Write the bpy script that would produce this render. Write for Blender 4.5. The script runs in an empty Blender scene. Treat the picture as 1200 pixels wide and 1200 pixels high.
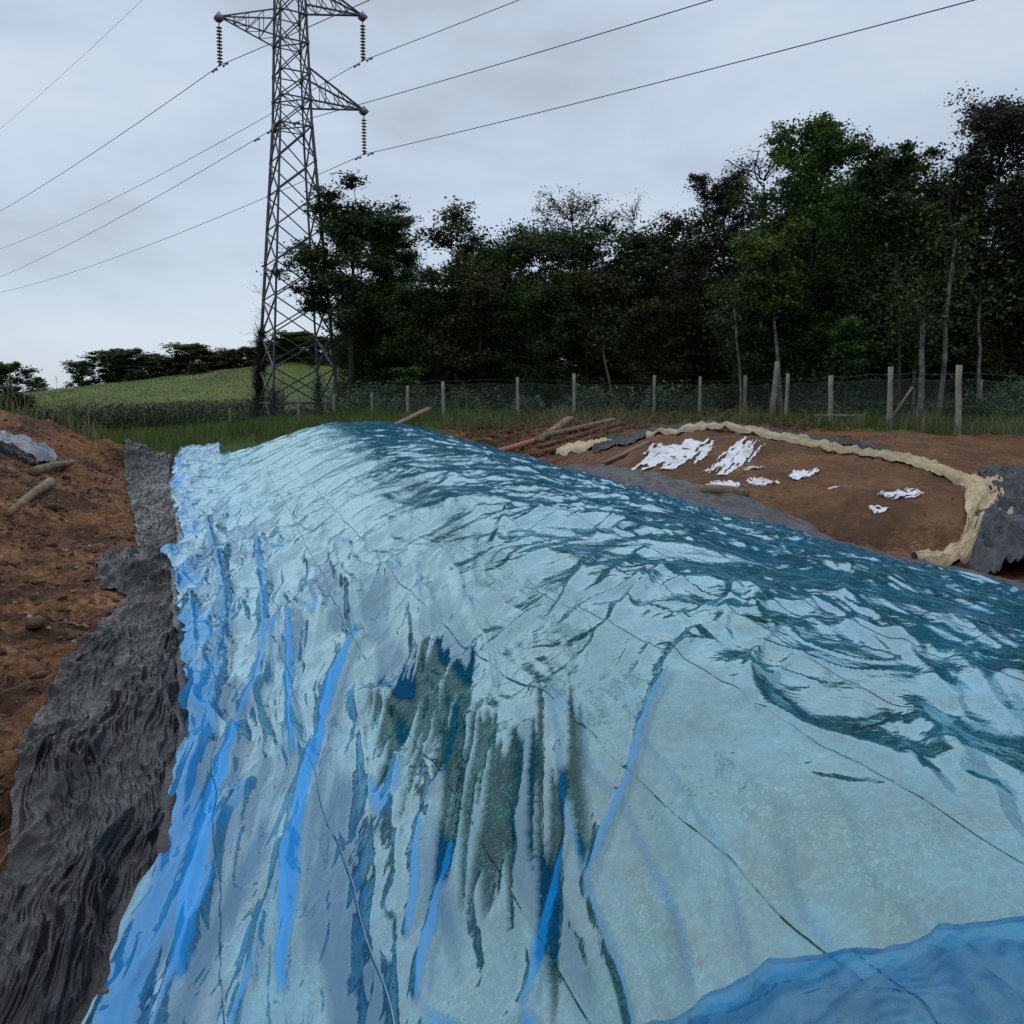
import bpy, math, random
import numpy as np
from mathutils import Vector, Matrix
R=math.radians
rng=np.random.default_rng(7); random.seed(7)
scene=bpy.context.scene; COL=scene.collection

# ---------------- camera, world, sun, exposure ----------------
CAMZ=2.1; PITCH=R(4.0)
cam=bpy.data.cameras.new('camera'); camo=bpy.data.objects.new('camera',cam); COL.objects.link(camo)
camo.location=(0,0,CAMZ); camo.rotation_euler=(math.pi/2-PITCH,0,0)
cam.shift_y=-(600-460-942*math.tan(PITCH))/1200; cam.sensor_width=36; cam.lens=36*942/1200; cam.clip_start=.05; cam.clip_end=3000
scene.camera=camo
SUN_EL,SUN_AZ=58,-35       # degrees, azimuth clockwise from +Y
W=bpy.data.worlds.new('World'); scene.world=W; W.use_nodes=True
nt=W.node_tree; nt.nodes.clear()
def wn(t,**k):
    n=nt.nodes.new(t)
    for a,b in k.items(): setattr(n,a,b)
    return n
out=wn('ShaderNodeOutputWorld'); bg1=wn('ShaderNodeBackground'); bg2=wn('ShaderNodeBackground'); add=wn('ShaderNodeAddShader')
sky=wn('ShaderNodeTexSky',sky_type='NISHITA',sun_disc=False,sun_elevation=R(SUN_EL),sun_rotation=R(SUN_AZ))
nt.links.new(sky.outputs[0],bg1.inputs[0]); bg1.inputs[1].default_value=.05*.35
tc=wn('ShaderNodeTexCoord'); mp=wn('ShaderNodeMapping'); mp.inputs['Scale'].default_value=(1.4,1.4,4.2)
nt.links.new(tc.outputs['Generated'],mp.inputs[0])
n1=wn('ShaderNodeTexNoise'); n1.inputs['Scale'].default_value=1.9; n1.inputs['Detail'].default_value=6; n1.inputs['Roughness'].default_value=.52; n1.inputs['Distortion'].default_value=.25
nt.links.new(mp.outputs[0],n1.inputs[0])
r1=wn('ShaderNodeValToRGB'); e=r1.color_ramp.elements
e[0].position=.36; e[0].color=(.40,.455,.535,1); e[1].position=.66; e[1].color=(.545,.62,.715,1)
x=e.new(.5); x.color=(.48,.56,.665,1)
nt.links.new(n1.outputs[0],r1.inputs[0])
# overcast sky grows brighter toward the zenith
sp=wn('ShaderNodeSeparateXYZ'); nt.links.new(tc.outputs['Generated'],sp.inputs[0])
mr=wn('ShaderNodeMapRange'); mr.inputs[1].default_value=0.35; mr.inputs[2].default_value=1; mr.inputs[3].default_value=1.0; mr.inputs[4].default_value=1.3
nt.links.new(sp.outputs[2],mr.inputs[0])
nt.links.new(r1.outputs[0],bg2.inputs[0]); nt.links.new(mr.outputs[0],bg2.inputs[1])
nt.links.new(bg1.outputs[0],add.inputs[0]); nt.links.new(bg2.outputs[0],add.inputs[1]); nt.links.new(add.outputs[0],out.inputs[0])
sl=bpy.data.lights.new('sun','SUN'); sl.energy=.95; sl.angle=R(110); sl.color=(1,.96,.9)
so=bpy.data.objects.new('sun',sl); COL.objects.link(so)
so.rotation_euler=Vector((-math.sin(R(SUN_AZ))*math.cos(R(SUN_EL)),-math.cos(R(SUN_AZ))*math.cos(R(SUN_EL)),-math.sin(R(SUN_EL)))).to_track_quat('-Z','Y').to_euler()
vs=scene.view_settings; vs.view_transform='Standard'; vs.look='None'; vs.exposure=0; vs.gamma=1; vs.use_curve_mapping=False
scene.cycles.transparent_max_bounces=12; scene.cycles.max_bounces=8

# ---------------- helpers ----------------
def tag(o,label=None,cat=None,group=None,kind=None):
    for k,v in (('label',label),('category',cat),('group',group),('kind',kind)):
        if v: o[k]=v
    return o
def empty(name,loc=(0,0,0),rz=0):
    o=bpy.data.objects.new(name,None); COL.objects.link(o); o.location=loc; o.rotation_euler=(0,0,rz); return o
def mesh(name,V,F,mats=None,attrs=None,smooth=False):
    """V (n,3); F array (m,k) or a list of such arrays"""
    V=np.asarray(V,np.float32); Fs=[np.asarray(f,np.int32) for f in (F if isinstance(F,list) else [F])]
    me=bpy.data.meshes.new(name); me.vertices.add(len(V)); me.vertices.foreach_set('co',V.ravel())
    idx=np.concatenate([f.ravel() for f in Fs]); cnt=np.concatenate([np.full(len(f),f.shape[1],np.int32) for f in Fs])
    me.loops.add(len(idx)); me.loops.foreach_set('vertex_index',idx)
    st=np.concatenate([[0],np.cumsum(cnt)[:-1]]).astype(np.int32)
    me.polygons.add(len(cnt)); me.polygons.foreach_set('loop_start',st); me.polygons.foreach_set('loop_total',cnt)
    if smooth: me.polygons.foreach_set('use_smooth',np.ones(len(cnt),bool))
    me.update(calc_edges=True)
    for k,a in (attrs or {}).items():
        at=me.attributes.new(k,'FLOAT','POINT'); at.data.foreach_set('value',np.asarray(a,np.float32).ravel())
    for m in (mats or []): me.materials.append(m)
    return me
def obj(name,me,parent=None,loc=None):
    o=bpy.data.objects.new(name,me); COL.objects.link(o)
    if parent: o.parent=parent
    if loc is not None: o.location=loc
    return o
def copy_tree(o,parent=None):
    c=o.copy(); COL.objects.link(c); c.parent=parent
    for ch in list(o.children): copy_tree(ch,c)
    return c
def gridF(n,m,keep=None):
    i=np.arange(n-1)[:,None]*m+np.arange(m-1)[None,:]
    f=np.stack([i,i+1,i+m+1,i+m],-1).reshape(-1,4)
    if keep is not None: f=f[keep.reshape(-1)[f].all(1)]
    return f
_P=np.random.default_rng(3).permutation(4096).astype(np.int64); _G=np.random.default_rng(4).uniform(0,2*np.pi,4096); _GX,_GY=np.cos(_G),np.sin(_G)
def noise(x,y,seed=0):
    x=np.asarray(x,float)+seed*17.31; y=np.asarray(y,float)-seed*9.77
    xi=np.floor(x).astype(np.int64); yi=np.floor(y).astype(np.int64); xf=x-xi; yf=y-yi
    u=xf*xf*xf*(xf*(xf*6-15)+10); v=yf*yf*yf*(yf*(yf*6-15)+10)
    def g(a,b,dx,dy):
        h=_P[(_P[(xi+a)&4095]+yi+b+seed*131)&4095]; return _GX[h]*dx+_GY[h]*dy
    a=g(0,0,xf,yf); b=g(1,0,xf-1,yf); c=g(0,1,xf,yf-1); d=g(1,1,xf-1,yf-1)
    return ((a*(1-u)+b*u)*(1-v)+(c*(1-u)+d*u)*v)*1.5
def fbm(x,y,o=4,seed=0,g=.5):
    r=0;a=1
    for i in range(o): r=r+a*noise(x*2**i,y*2**i,seed+i); a*=g
    return r
def ridge(n,p=3): return np.clip(1-np.abs(n)*1.6,0,1)**p
def ss(a,b,x):
    t=np.clip((np.asarray(x,float)-a)/(b-a),0,1); return t*t*(3-2*t)
def polyd(px,py,L):
    """distance to a polyline and parameter 0..1 along it"""
    best=np.full(np.shape(px),1e9); tt=np.zeros(np.shape(px)); n=len(L)-1
    for k in range(n):
        (ax,ay),(bx,by)=L[k],L[k+1]; dx,dy=bx-ax,by-ay; q=dx*dx+dy*dy+1e-12
        t=np.clip(((px-ax)*dx+(py-ay)*dy)/q,0,1); d=np.hypot(px-ax-t*dx,py-ay-t*dy)
        m=d<best; best=np.where(m,d,best); tt=np.where(m,(k+t)/n,tt)
    return best,tt
def smoothline(L,n=8):
    """Catmull-Rom through points"""
    P=np.array([L[0]]+list(L)+[L[-1]],float); o=[]
    for i in range(1,len(P)-2):
        for t in np.linspace(0,1,n,endpoint=False):
            a,b,c,d=P[i-1],P[i],P[i+1],P[i+2]
            o.append(.5*((2*b)+(-a+c)*t+(2*a-5*b+4*c-d)*t*t+(-a+3*b-3*c+d)*t**3))
    o.append(P[-2]); return np.array(o)

# materials ------------------------------------------------------
def mat(name):
    m=bpy.data.materials.new(name); m.use_nodes=True; t=m.node_tree; t.nodes.clear()
    o=t.nodes.new('ShaderNodeOutputMaterial'); return m,t,o
def N(t,ty,ins=None,**k):
    n=t.nodes.new(ty)
    for a,b in k.items(): setattr(n,a,b)
    for a,b in (ins or {}).items():
        if hasattr(b,'is_output'): t.links.new(b,n.inputs[a])
        else: n.inputs[a].default_value=b
    return n
def ramp(t,fac,stops):
    r=N(t,'ShaderNodeValToRGB',{0:fac}); e=r.color_ramp.elements
    while len(e)<len(stops): e.new(.5)
    for q,(p,c) in zip(e,stops): q.position=p; q.color=(*c,1) if len(c)==3 else c
    return r.outputs[0]
def mixc(t,f,a,b,mode='MIX'):
    n=N(t,'ShaderNodeMix',data_type='RGBA',blend_type=mode)
    for s,v in ((0,f),(6,a),(7,b)):
        if hasattr(v,'is_output'): t.links.new(v,n.inputs[s])
        else: n.inputs[s].default_value=(*v,1) if isinstance(v,tuple) and len(v)==3 else v
    return n.outputs[2]
def math_(t,op,a,b=0,c=None):
    n=N(t,'ShaderNodeMath',operation=op)
    for s,v in ((0,a),(1,b),(2,c)):
        if v is None: continue
        if hasattr(v,'is_output'): t.links.new(v,n.inputs[s])
        else: n.inputs[s].default_value=v
    return n.outputs[0]
def nz(t,scale,detail=4,rough=.55,co=None,dist=0,vec=None):
    ins={'Scale':scale,'Detail':detail,'Roughness':rough,'Distortion':dist}
    n=N(t,'ShaderNodeTexNoise',ins)
    if co is None: co=N(t,'ShaderNodeTexCoord').outputs['Object']
    if vec: co=N(t,'ShaderNodeMapping',{0:co,3:vec}).outputs[0]
    t.links.new(co,n.inputs[0]); return n.outputs[0]
def attr(t,name): return N(t,'ShaderNodeAttribute',attribute_name=name).outputs['Fac']
def simple(name,stops,scale=5,rough=.8,bump=.3,bscale=30,spec=.3,vec=None,bdist=.01):
    m,t,o=mat(name); c=ramp(t,nz(t,scale,6,.6,vec=vec),stops)
    b=N(t,'ShaderNodeBump',{'Strength':bump,'Distance':bdist,'Height':nz(t,bscale,5,.6,vec=vec)})
    p=N(t,'ShaderNodeBsdfPrincipled',{'Base Color':c,'Roughness':rough,'Specular IOR Level':spec,'Normal':b.outputs[0]})
    t.links.new(p.outputs[0],o.inputs[0]); return m

# ---------------- the lie of the land ----------------
AL=math.radians(20); SA,CA=math.sin(AL),math.cos(AL)
def axis(x,y): return -SA*x+CA*y, CA*x+SA*y      # s (along the heap), X (across)
def world(s,X): return -SA*s+CA*X, CA*s+SA*X
XL_S=[-4,2.85,3.4,4.15,6,9.2,12.2,17.3,24]; XL_X=[-.5,-.46,-.34,-.22,-.28,-.48,-.55,-.95,-1.1]
def xl(s): return np.interp(s,XL_S,XL_X)
def ground(x,y):
    x=np.asarray(x,float); y=np.asarray(y,float)
    s,X=axis(x,y)
    plain=0.012*np.clip(s,0,22)
    back=(1.05-1.05*ss(4,20,-x))
    z=plain+np.maximum(back-plain,-.6)*np.maximum(ss(20,28,y),ss(10,20,y)*ss(6.6,10,X))
    # left spoil bank
    bk=(.28+.85*ss(6,17,s))*ss(.0,3.2,-(X-xl(s)+.55))*(1-ss(21.5,25,s))*(1-ss(19,21.5,y))
    z=z+bk+.42*np.exp(-((x+9.3)/1.5)**2-((y-18.8)/1.1)**2)+.45*np.exp(-((x+12.8)/1.9)**2-((y-18.2)/.9)**2)
    # second heap under soil
    hx,hy=x-4.8,y-14.6; c,q=math.cos(math.radians(60)),math.sin(math.radians(60))
    a=hx*c-hy*q; b=hx*q+hy*c   # a along
    r=(np.abs(a)/5.9)**2.4+(np.abs(b)/3.1)**2.4
    z=z+.52*ss(0,1,1-r)**.7*(1-.6*ss(9,21,y)*.6)
    # hill beyond
    crest=np.clip(2.3+(x+53)*.13,-3,6)
    hl=ss(46,100,y)
    z=z+(crest-z)*hl
    z=z-(ss(105,190,y)*(crest+6))
    return z
def heap(s,X):
    """height of the silage above the ground"""
    x0=xl(s)+.30; wd=np.interp(s,[0,4,20],[1.95,1.95,3.6])
    L=ss(0,1,(X-x0)/wd)
    xr=np.interp(s,[3,12,20],[2.4,2.9,3.4]); R=1-np.clip((X-xr)/(6.8-xr),0,1)**2.1
    E=np.clip(1-np.clip((s-19.5)/5.8,0,1)**2.2,0,1)
    H=np.interp(s,[-2,5,20],[1.03,1.01,1.1])
    return H*L*np.clip(R,0,1)*E
def surf(x,y):
    s,X=axis(x,y); h=heap(s,X); return np.maximum(ground(x,y),np.where(h>0,.012*np.clip(s,0,22)+h,-9))

# ---------------- ground (one sheet) ----------------
def soil_edge(x): return np.interp(x,[-30,-9,-5,-2,3,7,9,12.2,30],[19.5,19.5,22,26,26.5,24.5,21.5,19.3,18.5])
def ground_parts(x,y):
    z=ground(x,y); s,X=axis(x,y)
    e=soil_edge(x)+fbm(x*.5,y*.5,3,21)*1.5
    so_=1-ss(-.7,.7,y-e)
    fade=1-ss(15,60,y)
    near=1-ss(4,12,np.hypot(x,y))
    rough=(.10*fbm(x*.45,y*.45,3,5)+.05*fbm(x*1.3,y*1.3,4,6)+.025*ridge(noise(x*1.1+.3*noise(y*2,x),y*3.2,8),2)
           +.045*fbm(x*5,y*5,4,9)*fade+.03*np.abs(noise(x*2.9+noise(y*3,x*3),y*2.9,17))*fade+.045*ridge(noise(x*2.2+.5*noise(y*1.3,x*.7),y*2.6-x*1.2,12),2)*fade+.022*near*fbm(x*14,y*14,3,10))
    hz2=np.clip(1-((x-4.8)**2+(y-14.6)**2)/30,0,1)
    rough=rough*(1-.35*hz2)
    hs=heap(s,X); under=ss(xl(s)-.9,xl(s)-.3,X)*(1-ss(7.2,8.2,X))*(1-ss(24,27,s))
    z=z+rough*so_*(1-.92*under)+(1-so_)*(.12*fbm(x*.3,y*.3,3,15))*(1-under)
    return z-.02*(hs>.05),so_
def gz(x,y): return float(ground_parts(np.array([x],float),np.array([y],float))[0][0])
ang=np.concatenate([np.linspace(-180,-42,60,endpoint=False),np.linspace(-42,42,620,endpoint=False),np.linspace(42,180,61)])
rad=np.concatenate([[.05,.4],np.geomspace(.8,30,360)[:-1],np.geomspace(30,130,110)[:-1],np.geomspace(130,1800,22)])
A_,R_=np.meshgrid(np.radians(ang),rad,indexing='ij'); gx=np.sin(A_)*R_; gy=np.cos(A_)*R_
gzv,gs=ground_parts(gx,gy); gs=gs*(1-ss(60,62,np.abs(A_*57.3)*0))
m,t,o=mat('earth_and_meadow')
co=N(t,'ShaderNodeTexCoord').outputs['Object']
c1=ramp(t,nz(t,1.1,8,.68,co),[(.32,(.030,.015,.008)),(.44,(.075,.038,.020)),(.54,(.19,.092,.043)),(.68,(.34,.195,.10))])
c2=ramp(t,nz(t,14,6,.7,co),[(.38,(.20,.18,.17)),(.54,(1,1,1)),(.70,(1.9,1.95,2.0))])
soilc=mixc(t,.8,c1,c2,'MULTIPLY')
chip=ramp(t,N(t,'ShaderNodeTexVoronoi',{0:co,'Scale':34.}).outputs['Distance'],[(.06,(1,1,1)),(.13,(0,0,0))])
chipm=math_(t,'MULTIPLY',N(t,'ShaderNodeRGBToBW',{0:chip}).outputs[0],ramp(t,nz(t,2.2,3,.5,co),[(.52,(0,0,0)),(.66,(1,1,1))]))
soilc=mixc(t,math_(t,'MULTIPLY',chipm,.75),soilc,(.30,.24,.17))
# dry litter streaks and redder, freshly dug patches
soilc=mixc(t,math_(t,'MULTIPLY',N(t,'ShaderNodeRGBToBW',{0:ramp(t,nz(t,.55,4,.6,co),[(.5,(0,0,0)),(.66,(1,1,1))])}).outputs[0],.6),soilc,mixc(t,nz(t,9,5,.7,co),(.075,.026,.010),(.26,.095,.038)))
smooth_=attr(t,'pale'); soilc=mixc(t,math_(t,'MULTIPLY',smooth_,.55),soilc,mixc(t,nz(t,3,6,.65,co),(.11,.058,.030),(.21,.118,.062)))
gr=ramp(t,nz(t,.35,9,.7,co),[(.3,(.022,.042,.010)),(.5,(.045,.078,.018)),(.7,(.080,.112,.028))])
far=ramp(t,nz(t,.16,9,.72,co,vec=(1,.8,1)),[(.32,(.045,.072,.015)),(.52,(.090,.118,.025)),(.7,(.15,.16,.042))])
gr=mixc(t,attr(t,'hill'),gr,far)
col=mixc(t,attr(t,'soil'),gr,soilc)
b=N(t,'ShaderNodeBump',{'Strength':.9,'Distance':.045,'Height':math_(t,'ADD',nz(t,9,8,.72,co),math_(t,'MULTIPLY',nz(t,45,4,.7,co),.35))})
p=N(t,'ShaderNodeBsdfPrincipled',{'Base Color':col,'Roughness':.9,'Specular IOR Level':.2,'Normal':b.outputs[0]}); t.links.new(p.outputs[0],o.inputs[0])
M_GROUND=m
hillA=ss(44,60,gy)*(1-gs)
h2=1-ss(.75,1.15,np.sqrt(((gx-4.8)*.5-(gy-14.6)*.87)**2/36+((gx-4.8)*.87+(gy-14.6)*.5)**2/10+0*gx))
pale=np.maximum(h2,ss(6.8,8.6,gx)*(1-ss(19,22,gy))*ss(8,12,gy))*gs
g=obj('ground',mesh('ground',np.stack([gx,gy,gzv],-1).reshape(-1,3),gridF(len(ang),len(rad))[:,::-1],[m],{'soil':gs,'hill':hillA,'pale':pale},True)); tag(g,kind='structure')

# ---------------- silage heap under the film ----------------
def plain(s): return .012*np.clip(s,0,22)
def heap_top(s,X):
    h=heap(s,X); return plain(s)+h+.035*fbm(s*1.1,X*1.1,3,31)*ss(0,.4,h)
S1=np.concatenate([-np.geomspace(.5,2.5,12)[::-1]+.6,np.geomspace(1,26,420)-.85]); X1=np.linspace(-2.2,7,330)
s_,x_=np.meshgrid(S1,X1,indexing='ij'); hh=heap(s_,x_)
z_=heap_top(s_,x_)+.004*fbm(s_*14,x_*14,3,33); z_=np.where(hh<.01,plain(s_)-.25,z_)
wx,wy=world(s_,x_)
m,t,o=mat('chopped_green_silage'); co=N(t,'ShaderNodeTexCoord').outputs['Object']
v=N(t,'ShaderNodeTexVoronoi',{0:N(t,'ShaderNodeMapping',{0:N(t,'ShaderNodeMix',{0:.12,4:co,5:N(t,'ShaderNodeTexNoise',{0:co,'Scale':30.}).outputs['Color']},data_type='VECTOR').outputs[1],2:(.3,.2,.6),3:(1,2.2,1.4)}).outputs[0],'Scale':55.})
cc=N(t,'ShaderNodeSeparateColor',{0:v.outputs['Color']}).outputs[0]
c=ramp(t,cc,[(0,(.015,.028,.012)),(.40,(.06,.085,.035)),(.70,(.20,.25,.12)),(.88,(.62,.66,.42)),(1,(.85,.85,.66))])
c=mixc(t,.85,c,ramp(t,nz(t,2.2,5,.6,co),[(.36,(.30,.34,.30)),(.60,(1.5,1.5,1.35))]),'MULTIPLY')
b=N(t,'ShaderNodeBump',{'Strength':.8,'Distance':.006,'Height':v.outputs['Distance']})
p=N(t,'ShaderNodeBsdfPrincipled',{'Base Color':c,'Roughness':.7,'Normal':b.outputs[0]}); t.links.new(p.outputs[0],o.inputs[0])
hp=obj('silage_heap',mesh('silage_heap',np.stack([wx,wy,z_],-1).reshape(-1,3),gridF(len(S1),len(X1),(hh>.002)),[m],None,True))
tag(hp,'long low heap of chopped green silage showing through the blue film',"silage heap")

# ---------------- blue film ----------------
PLEATS=[([(5.49,.9),(5.12,.73),(4.55,.54),(3.92,.38),(3.39,.27),(2.96,.22),(2.51,.15)],.05,.05,1),([(7.03,.54),(5.23,.39),(4.3,.32)],.035,.045,.9),([(4.95,.08),(4.33,-.03),(3.65,-.11),(3.1,-.16),(2.76,-.17)],.05,.055,1),([(6.48,.01),(5.02,-.1),(4.06,-.21),(3.41,-.3)],.035,.04,.6),([(11.07,.43),(7.48,.36),(5.69,.2),(4.92,.04)],.05,.045,.75),([(13.04,-.24),(7.94,-.0),(5.86,-.08)],.06,.05,.6),([(2.2,.99),(2.06,.88),(1.92,.8),(1.82,.72)],.018,.018,.8),([(2.6,1.6),(2.39,1.37),(2.18,1.18),(2.07,1.06),(1.95,.95)],.018,.02,.7),([(2.95,.72),(2.51,.6),(2.36,.55)],.018,.02,.8),([(2.64,.75),(2.4,.64),(2.11,.51)],.022,.022,.8),([(8.33,-.32),(6.11,-.21),(4.82,-.21)],.045,.04,.6),([(2.82,-.33),(3.17,-.22),(3.64,-.07),(4.13,.13)],.05,.04,.6),([(3.63,1.08),(3.18,.89),(2.92,.73)],.02,.02,.35),([(2.61,.07),(3.0,.13),(3.46,.28)],.04,.045,.3),([(2.3,.3),(1.9,.28),(1.2,.1)],.03,.03,.5),([(1.7,.55),(1.2,.5),(.6,.3)],.03,.03,.5)]
FOLDS=[[(3.7,2.7),(2.67,1.83)],[(3.8,2.83),(2.9,2.19)],[(4.34,2.76),(3.41,1.81),(2.85,1.28)],[(3.02,2.02),(2.67,1.64),(2.29,1.28)],[(2.5,1.91),(2.24,1.58)],[(2.38,1.83),(2.15,1.7),(2.0,1.7),(1.85,1.75),(1.69,1.74),(1.56,1.66)],[(2.19,2.28),(1.9,2.11),(1.65,1.93),(1.46,1.76)],[(1.89,1.9),(1.69,1.82),(1.46,1.67)],[(1.51,1.88),(1.26,1.69)],[(6.76,2.46),(5.17,1.72)],[(3.91,1.62),(3.85,1.22)],[(4.59,2.25),(3.51,1.45)],[(4.73,2.7),(3.65,1.79)],[(2.46,2.82),(1.75,2.32)],[(3.45,3.14),(2.5,2.64),(1.79,2.2)],[(4.04,1.27),(3.71,.91)]]
SOFT_REFL=[[(1.72,1.52),(1.48,1.42),(1.31,1.37)],[(1.79,1.41),(1.55,1.33)],[(1.9,1.06),(1.7,1.02),(1.55,1.05)],[(1.82,1.34),(1.63,1.33)],[(1.71,1.27),(1.57,1.25)],[(2.21,1.46),(2.14,1.51)]]  # second, softer reflection and small dark streaks, painted into the film
# distance across the film from its left edge, tabulated at s=4, so the packing creases keep an even spacing
_X=np.linspace(-2.5,8,600); _u=np.concatenate([[0],np.cumsum(np.hypot(np.diff(_X),np.diff(heap(np.full(600,4.),_X))))]); _u-=np.interp(-.36,_X,_u)
def film_edge(s): return xl(s)+.05*fbm(s*1.6,s*0+3,3,44)+.03*noise(s*6,s*0,45)+.18*np.exp(-((s-10.3)/.5)**2)*-1-.35*np.exp(-((s-23.2)/.5)**2)
def film_base(s,X): 
    h=heap_top(s,X); flat=np.where(s>0,plain(s),0); g_=ground(*world(s,X)); flat=np.where((X<0)&(s>8),np.maximum(flat,g_),flat)+.05
    k=60.; return np.logaddexp(h*k,flat*k)/k
def film(s,X):
    q=np.interp(X,_X,_u)
    lat=ss(-.3,1.5,X-xl(s)); left=1-ss(.9,2.3,X-xl(s))
    near=1-ss(6,16,s)
    wz=.022*fbm(s*.9,X*.9,2,50)
    wa=.45*fbm(s*.7,X*.7,3,51); amp=np.clip(.40+1.2*fbm(s*.55,X*.8,2,52),.06,1.3)
    V=lambda n,p=1.: 1-np.clip(np.abs(n)*1.7,0,1)**p          # a crease: flat facets meeting in a sharp line
    tilt=(s-1.15*X)*.72
    C=lambda n,w=.09: np.exp(-np.abs(n)/w)                       # a thin sharp crease standing between flat facets
    f1=V(noise(tilt*1.7+wa*1.1,X*.40+s*.30,53),.8)*ss(-.25,.35,noise(s*.8,X*.8,153)); f2=C(noise(tilt*2.6+wa*1.8,X*.55+s*.35,54),.10)*ss(-.25,.25,noise(s*1.3,X*1.3,154))
    f3=C(noise(tilt*5.5+wa*2.6,X*.9+s*.7,55),.12)*ss(-.15,.3,noise(s*2.0,X*2.0,155)); f4=C(noise(s*2.4+X*2.6+wa*2,X*1.6-s*1.8,58),.07)*ss(-.05,.35,noise(s*1.6+5,X*1.6,156))
    f5=C(noise(tilt*12+wa*5,X*2.2+s*1.6,59),.15)*ss(-.1,.3,noise(s*2.8,X*2.8,157))
    calm=1-.2*(1-ss(2.2,3.6,s))*ss(.7,1.2,X)*(1-ss(2.2,2.8,X))
    wz+=(.020*f1+(.019*f2+.0085*f3)*(.5+.8*amp)+.012*f4+.0034*f5*(1-ss(6,10,s)))*(.35+.75*amp)*(.3+.7*lat)*calm*(1-.35*ss(8,14,s))
    brow=ss(1.0,2.0,X)*(1-ss(5.4,6.2,X)); wz+=brow*ss(-.25,.15,noise(s*.9,X,160))*(.013*C(noise(tilt*3.6+wa*2.2,X*.45+s*.3,158),.12)+.006*C(noise(tilt*8+wa*4,X*.8+s*.6,159),.14))
    wz+=ss(2.8,3.8,X)*(.016*C(noise(X*2.2+wa,s*.7+X*.3,161),.18)+.010*C(noise(tilt*6+wa*3,X*1.2,162),.2))
    # gathers running down the left flank
    c0=X-np.interp(s,[1,3,5.5,9,20],[.0,.27,.66,.75,.8])
    d1=V(noise(s*.38+wa*.4,c0*3.6+wa*.8,56),.75); d2=V(noise(s*.8+X,c0*8.5+wa*1.6,57),.75); d3=C(noise(s*1.6+X,c0*11+wa*2.5,257),.12)
    lf=left*(1-.5*ss(7,14,s)); wz+=lf*(.066*d1+.018*d2+.008*d3)
    wz+=left*.035*V(noise(s*1.5-X*1.6,X*1.2+s*.3,59),.75)*ss(4.5,8,s)
    lay=left*.8*ss(.80,.90,d1)*ss(-.05,.10,noise(s*.5,c0*2.2,63))+.75*(1-ss(.12,.42,X-film_edge(s)+.12*noise(s*1.1,X*3,67)))*ss(-.25,.05,noise(s*.9,X*5-s*.3,69))
    deep=left*np.maximum(.95*ss(.48,.66,1-d1)*ss(-.06,.08,noise(s*.55+3,c0*2.6,64)),.6*ss(.6,.8,1-d2)*ss(.1,.25,noise(s*.8,c0*4,65)))*ss(0,.12,X-film_edge(s))  # deep: fold shadows painted as darker blue in the gather valleys
    for L,w,h,c in PLEATS:
        L=smoothline(L,5); bb=(s>L[:,0].min()-.4)&(s<L[:,0].max()+.4)&(X>L[:,1].min()-.3)&(X<L[:,1].max()+.3)
        d,tt=polyd(s[bb],X[bb]+.012*noise(s[bb]*5,X[bb]*5,60),L); fade=ss(0,.15,tt)*ss(0,.12,1-tt)
        ww=w*(.35+.65*ss(0,.5,1-np.abs(2*tt-1)))
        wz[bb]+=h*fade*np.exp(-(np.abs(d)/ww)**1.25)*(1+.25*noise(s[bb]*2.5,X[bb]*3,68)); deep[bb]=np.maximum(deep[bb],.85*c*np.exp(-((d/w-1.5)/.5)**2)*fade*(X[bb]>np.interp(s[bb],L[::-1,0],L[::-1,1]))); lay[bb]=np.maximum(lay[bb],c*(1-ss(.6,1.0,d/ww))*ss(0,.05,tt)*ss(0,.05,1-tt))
    for i,L in enumerate(FOLDS):
        L=smoothline(L,5); bb=(s>L[:,0].min()-.4)&(s<L[:,0].max()+.4)&(X>L[:,1].min()-.3)&(X<L[:,1].max()+.3)
        d,tt=polyd(s[bb]+.03*noise(s[bb]*6,X[bb]*6,61),X[bb],L); w=.05 if i in(5,6,4) else .032
        wz[bb]+=w*.62*np.exp(-(d/w)**2)*ss(0,.25,tt)*ss(0,.3,1-tt)
    # evenly spaced packing creases run along the film
    cr=q+.21+.03*noise(s*.35,q*.7,70)+.010*noise(s*3.2,q*2,71)+(1-ss(.7,1.1,q))*.07*noise(s*1.3,s*0+.5,73)
    # dark streaked reflection of a standing figure, painted into the film
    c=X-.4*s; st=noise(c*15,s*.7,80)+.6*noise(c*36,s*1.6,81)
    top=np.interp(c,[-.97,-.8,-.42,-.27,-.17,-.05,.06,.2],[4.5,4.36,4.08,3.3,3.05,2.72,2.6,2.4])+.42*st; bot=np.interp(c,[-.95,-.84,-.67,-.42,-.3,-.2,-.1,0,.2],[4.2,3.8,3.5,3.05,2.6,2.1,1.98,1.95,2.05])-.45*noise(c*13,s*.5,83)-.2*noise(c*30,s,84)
    dark_refl=ss(0,.03,top-s)*ss(0,.12,s-bot)*ss(-1.02,-.95,c)*(1-ss(.16,.22,c))*(.12+.88*ss(-.34,-.22,st+.25*noise(c*9,s*.4,85)))
    refl_mottle=np.zeros_like(s)
    for i,L in enumerate(SOFT_REFL):
        d,tt=polyd(s,X,L); refl_mottle=np.maximum(refl_mottle,(.55 if i<2 else .8)*(1-ss(.1,1.1,d/(.11 if i<2 else .03)+.25*st)))
    refl_mottle=np.maximum(refl_mottle,.28*ss(.15,.6,fbm(s*1.3,X*1.6,3,82))*ss(.6,1.3,X)*(1-ss(3,5,s)))  # random mottling laid over the painted soft reflections
    wz=np.maximum(wz,-.004)
    wz*=1-.35*dark_refl
    return wz,lay,cr,dark_refl,refl_mottle,deep*(1-np.clip(lay,0,1))
NS,NX=760,560
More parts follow.
